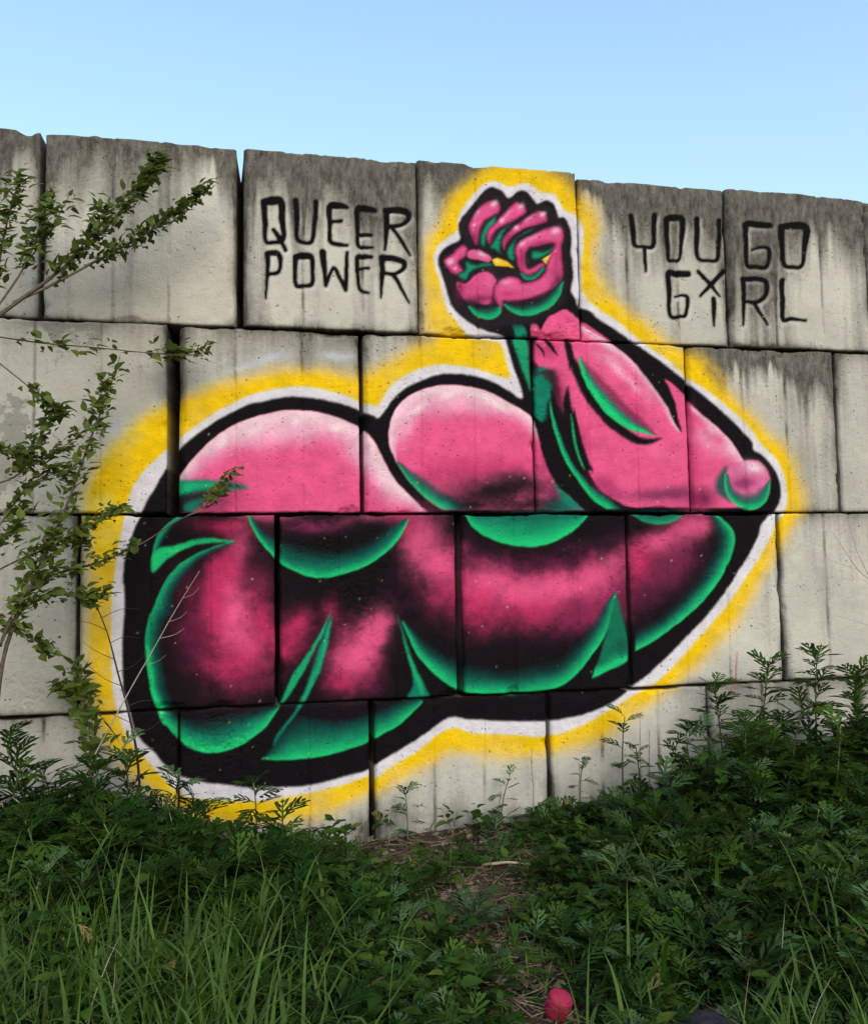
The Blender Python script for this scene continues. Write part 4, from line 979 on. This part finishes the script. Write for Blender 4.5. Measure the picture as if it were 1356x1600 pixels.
UPB = [  # points, off start/end, radii, leaf from/to, number, cluster
 ([(-70,1290),(-75,1000),(-70,760),(-50,600),(-12,500)], .42,.36, .014,.009, .9,1,0,1),
 ([(-12,500),(40,462),(90,425),(150,370),(205,310),(235,275),(250,248)], .36,.22, .008,.0018, .30,1,44,2),
 ([(20,473),(90,440),(160,402),(220,370),(280,328),(325,292)], .34,.20, .006,.0016, .34,1,36,2),
 ([(-12,500),(-6,440),(8,360),(22,310),(32,278)], .36,.30, .006,.0015, .22,1,20,2),
 ([(-12,490),(30,430),(52,385),(66,345),(74,312)], .36,.28, .005,.0015, .3,1,18,2),
 ([(40,412),(70,372),(92,335),(112,298)], .31,.26, .003,.001, .2,.9,8,1),
 ([(120,395),(150,352),(165,322)], .28,.24, .003,.0012, .2,1,10,2),
 ([(-40,520),(60,535),(150,543),(240,552),(300,555),(328,548)], .36,.16, .003,.0009, .12,.5,7,1),
 ([(200,549),(260,552),(285,552)], .19,.16, .0015,.0009, .3,1,8,2),
 ([(285,555),(310,552),(328,545)], .16,.14, .0015,.0009, .2,1,5,1)]
shrub('sapling', 'leafy sapling reaching over the top left blocks with two long branches', 'sapling', root1, UPB, RS, .041)
root2 = foot(-20, .50)
LOWB = [
 ([(-20,1290),(-10,1150),(10,1010),(64,880),(100,800),(140,690),(170,610),(188,555)], .50,.20, .010,.0012, .34,.92,34,2),
 ([(0,1010),(30,940),(80,900),(150,880),(220,850),(280,812),(330,790),(362,745)], .46,.10, .006,.0012, .10,.55,18,2),
 ([(280,812),(318,792),(340,770),(368,742)], .16,.08, .002,.001, .35,1,8,2),
 ([(-20,900),(40,870),(110,845),(150,815),(190,795)], .44,.22, .004,.001, .2,1,16,2),
 ([(-20,700),(20,710),(60,720),(110,690),(150,660)], .42,.26, .004,.001, .1,1,16,2),
 ([(-10,560),(30,592),(70,625),(95,648)], .40,.30, .003,.001, .4,1,7,1),
 ([(-20,760),(30,740),(60,690),(80,655),(92,640)], .42,.30, .004,.001, .2,1,16,2),
 ([(-20,850),(20,790),(50,755),(85,740),(110,735)], .42,.30, .004,.001, .2,1,14,2),
 ([(10,990),(40,950),(90,930),(140,935),(165,925)], .42,.28, .004,.001, .1,1,18,2),
 ([(-20,960),(20,980),(60,1005),(85,1020)], .42,.30, .004,.001, .1,1,10,2),
 ([(-20,880),(10,840),(30,820),(35,790)], .42,.34, .003,.001, .1,1,10,2),
 ([(30,940),(70,860),(120,840),(135,850)], .40,.28, .003,.001, .1,1,12,2)]
shrub('shrub', 'loose leafy shrub spreading across the wall at middle left', 'shrub', root2, LOWB, RS, .040)
VINE = [([(140,1300),(146,1210),(140,1150),(132,1095),(120,1050)], .20,.12, .003,.001, .25,1,16,2), ([(132,1095),(110,1082),(92,1076)], .12,.10, .0015,.0008, .1,1,7,2)]
shrub('climbing_vine', 'thin leafy vine climbing over the yellow band at left', 'vine', foot(140,.20), VINE, RS, .05)
def twigs(name, label, base, segs, mat, off0):
    o = empty(name, base); tag(o, label, 'dead stem'); inv = Matrix.Translation(base).inverted()
    for i, (pts, a, c, r0, r1) in enumerate(segs):
        C = [inv @ q for q in curve_px(pts, a, c)]; m = len(C); b = MB(); b.tube(C, [r0+(r1-r0)*k/(m-1) for k in range(m)], 5); b.build('stem' if i == 0 else 'twig', M[mat], o)
D = [([(222,1290),(214,1180),(200,1110),(184,1050),(168,990),(148,940)], .16,.14, .006,.002)]
for x, y, s, L in ((205,1130,-1,70),(198,1105,1,40),(190,1072,-1,60),(184,1050,1,55),(178,1030,-1,50),(172,1005,1,45),(166,985,-1,55),(160,965,1,60),(154,950,-1,40),(208,1150,1,60)):
    D.append(([(x,y),(x+s*L*.5,y-L*.22),(x+s*L,y-L*.55+RS.uniform(-20,20))], .14,.10, .0016,.0006))
twigs('dead_stalk', 'dark dead stalk with bare side twigs before the white outline', foot(222,.16), D, 'darkbark', .15)
D = [([(96,1292),(142,1192),(200,1084),(240,1014),(275,952),(312,892)], .30,.10, .0035,.001)]
for x, y, L in ((225,1040,34),(248,998,40),(262,972,30),(285,935,26)): D.append(([(x,y),(x+L*.6,y-6),(x+L,y-16)], .16,.12, .001,.0005))
twigs('dead_stalk', 'pale dead stalk slanting over the black outline at left', foot(96,.30), D, 'grey', .2)
D = [([(1440,1290),(1420,1050),(1380,930),(1340,890),(1300,830)], .25,.12, .004,.0008)]
for q in ([(1380,930),(1345,905),(1305,905)], [(1360,905),(1338,860),(1322,800)], [(1400,1000),(1350,975),(1305,962)], [(1340,890),(1310,880),(1290,872)], [(1370,915),(1348,880),(1342,830)]): D.append((q, .18,.12, .0014,.0005))
twigs('bare_shrub', 'bare thin twigs reaching in from the right edge', foot(1440,.25), D, 'grey', .2)
# dry stalks standing along the wall
for x, yt, off, lab in ((781,1236,.07,'dry stalk left of the seam under the yellow band'),(834,1170,.05,'tall dry stalk just left of the seam'),(907,1185,.09,'dry stalk right of the seam under the yellow band'),(1002,1122,.07,'tallest dry stalk, over the yellow band near the hanging leaf'),
                   (706,1270,.06,'short dry stalk left of the middle of the wall foot'),(880,1250,.12,'dry stalk leaning over the seam foot'),(1014,1140,.14,'reddish vine stalk before the right thicket'),(485,1270,.10,'dry stalk at the right end of the lower yellow band'),(606,1262,.10,'dry stalk beside the small drooping weed')):
    f = foot(x, off); tp = Vector(at(x+RP.uniform(-6,6), yt, off)); b = MB(); C = [f.lerp(tp, t)+Vector((RP.uniform(-.004,.004),RP.uniform(-.004,.004),0)) for t in (0,.25,.5,.75,1)]
    C = [c-f for c in C]; b.tube(C, [.004,.0036,.0032,.0026,.002], 6); k = len(b.v)
    for q in (.55,.8): b.tube([C[0].lerp(C[4],q), C[0].lerp(C[4],q)+Vector((RP.uniform(-.03,.03),-.01,.035))], [.0016,.0008], 4)
    o = b.build('dry_stalk', M['grey']); o.location = f; tag(o, lab, 'stalk', 'dry stalks along the wall foot')
# sticks lying on the ground
def stick(a, b_, r, mat, lab, sag=.01, n=7):
    A = ground_at(*a); B = ground_at(*b_); m = MB(); C = []
    for i in range(n):
        t = i/(n-1); p = A.lerp(B, t); p.z = gz(p.x, p.y)+r+.012+sag*math.sin(t*3.1)+RP.uniform(-.003,.003); p.x += RP.uniform(-.005,.005); C.append(p-A)
    m.tube(C, [r*(1-.45*i/(n-1))*RP.uniform(.85,1.15) for i in range(n)], 7); o = m.build('stick', M[mat]); o.location = A; tag(o, lab, 'stick', 'sticks on the bare patch')
stick((752,1358),(872,1366),.006,'dry','long straight stick lying across the bare patch')
stick((846,1457),(898,1442),.011,'dry','thick broken piece of wood right of the middle rosette',.004,5)
stick((812,1441),(838,1444),.007,'grey','short pale chip of wood beside the thick broken piece',.003,4)
stick((602,1368),(622,1350),.004,'dry','short stick on the dark soil left of the long one')
stick((640,1366),(678,1362),.004,'dry','thin dry stick at the upper edge of the bare soil')
stick((755,1578),(775,1562),.004,'grey','pale straw stick left of the crimson object',.01)
stick((582,1420),(592,1448),.004,'dry','bent stick at the left edge of the bare patch')
stick((30,1545),(120,1465),.0045,'grey','long pale stalk lying over the tall grass',.24)
stick((92,1590),(112,1540),.004,'grey','pale stalk among the grass at lower left',.16)
# pale branching twig at the far left
D = [([(-20,1262),(5,1252),(20,1246),(33,1236)], .45,.42, .004,.0015), ([(20,1246),(32,1258),(39,1280)], .43,.42, .003,.001), ([(2,1253),(6,1265)], .44,.43, .003,.001)]
twigs('pale_twig', 'pale forked dead twig at the left edge in the thicket', Vector(at(-20,1262,.45)), D, 'grey', .4)

# ------------------------------------------------------------------ crimson cap and dark stone
def cap():
    g = ground_at(866, 1579); b = MB(); prof = [(0,.0),(.026,.0),(.029,.003),(.030,.012),(.0315,.040),(.0315,.050),(.029,.057),(.022,.060),(0,.061)]; n = 28
    for r, z in prof:
        for k in range(n): q = 6.2832*k/n; b.v.append(Vector((r*math.cos(q), r*math.sin(q), z)))
    for i in range(len(prof)-1):
        for k in range(n): k2 = (k+1) % n; b.f.append((i*n+k, i*n+k2, (i+1)*n+k2, (i+1)*n+k))
    root = empty('plastic_cap', g+Vector((0,0,.012))); root.rotation_euler = (math.radians(20), math.radians(12), .4); root.scale = (1.02,1.02,1.0)
    b.build('shell', M['cap'], root)
    r = MB(); r.tube([Vector((.0312*math.cos(6.2832*k/n), .0312*math.sin(6.2832*k/n), .0385)) for k in range(n+1)], .0011, 5, False); r.build('rim', M['cap'], root)
    tag(root, 'small rounded crimson plastic cap lying in the weeds', 'cap')
cap()
def stone():
    g = ground_at(1116, 1622); import bmesh
    bm = bmesh.new(); bmesh.ops.create_icosphere(bm, subdivisions=4, radius=1)
    for v in bm.verts:
        p = v.co.copy(); f = 1+.22*(float(fbm(np.array(p.x*1.3+5), np.array(p.y*1.3+p.z), 2))-.5)*2+.06*(float(vn(np.array(p.x*6), np.array(p.y*6+p.z*5), 3))-.5)
        v.co = Vector((p.x*.085*f, p.y*.07*f, max(p.z*.062*f, -.03)))
    me = bpy.data.meshes.new('dark_stone'); bm.to_mesh(me); bm.free(); me.materials.append(M['stone']); me.polygons.foreach_set('use_smooth',[True]*len(me.polygons))
    o = link('dark_stone', me); o.location = g+Vector((0,0,.02)); tag(o, 'dark speckled stone half hidden at the bottom edge', 'stone')
stone()
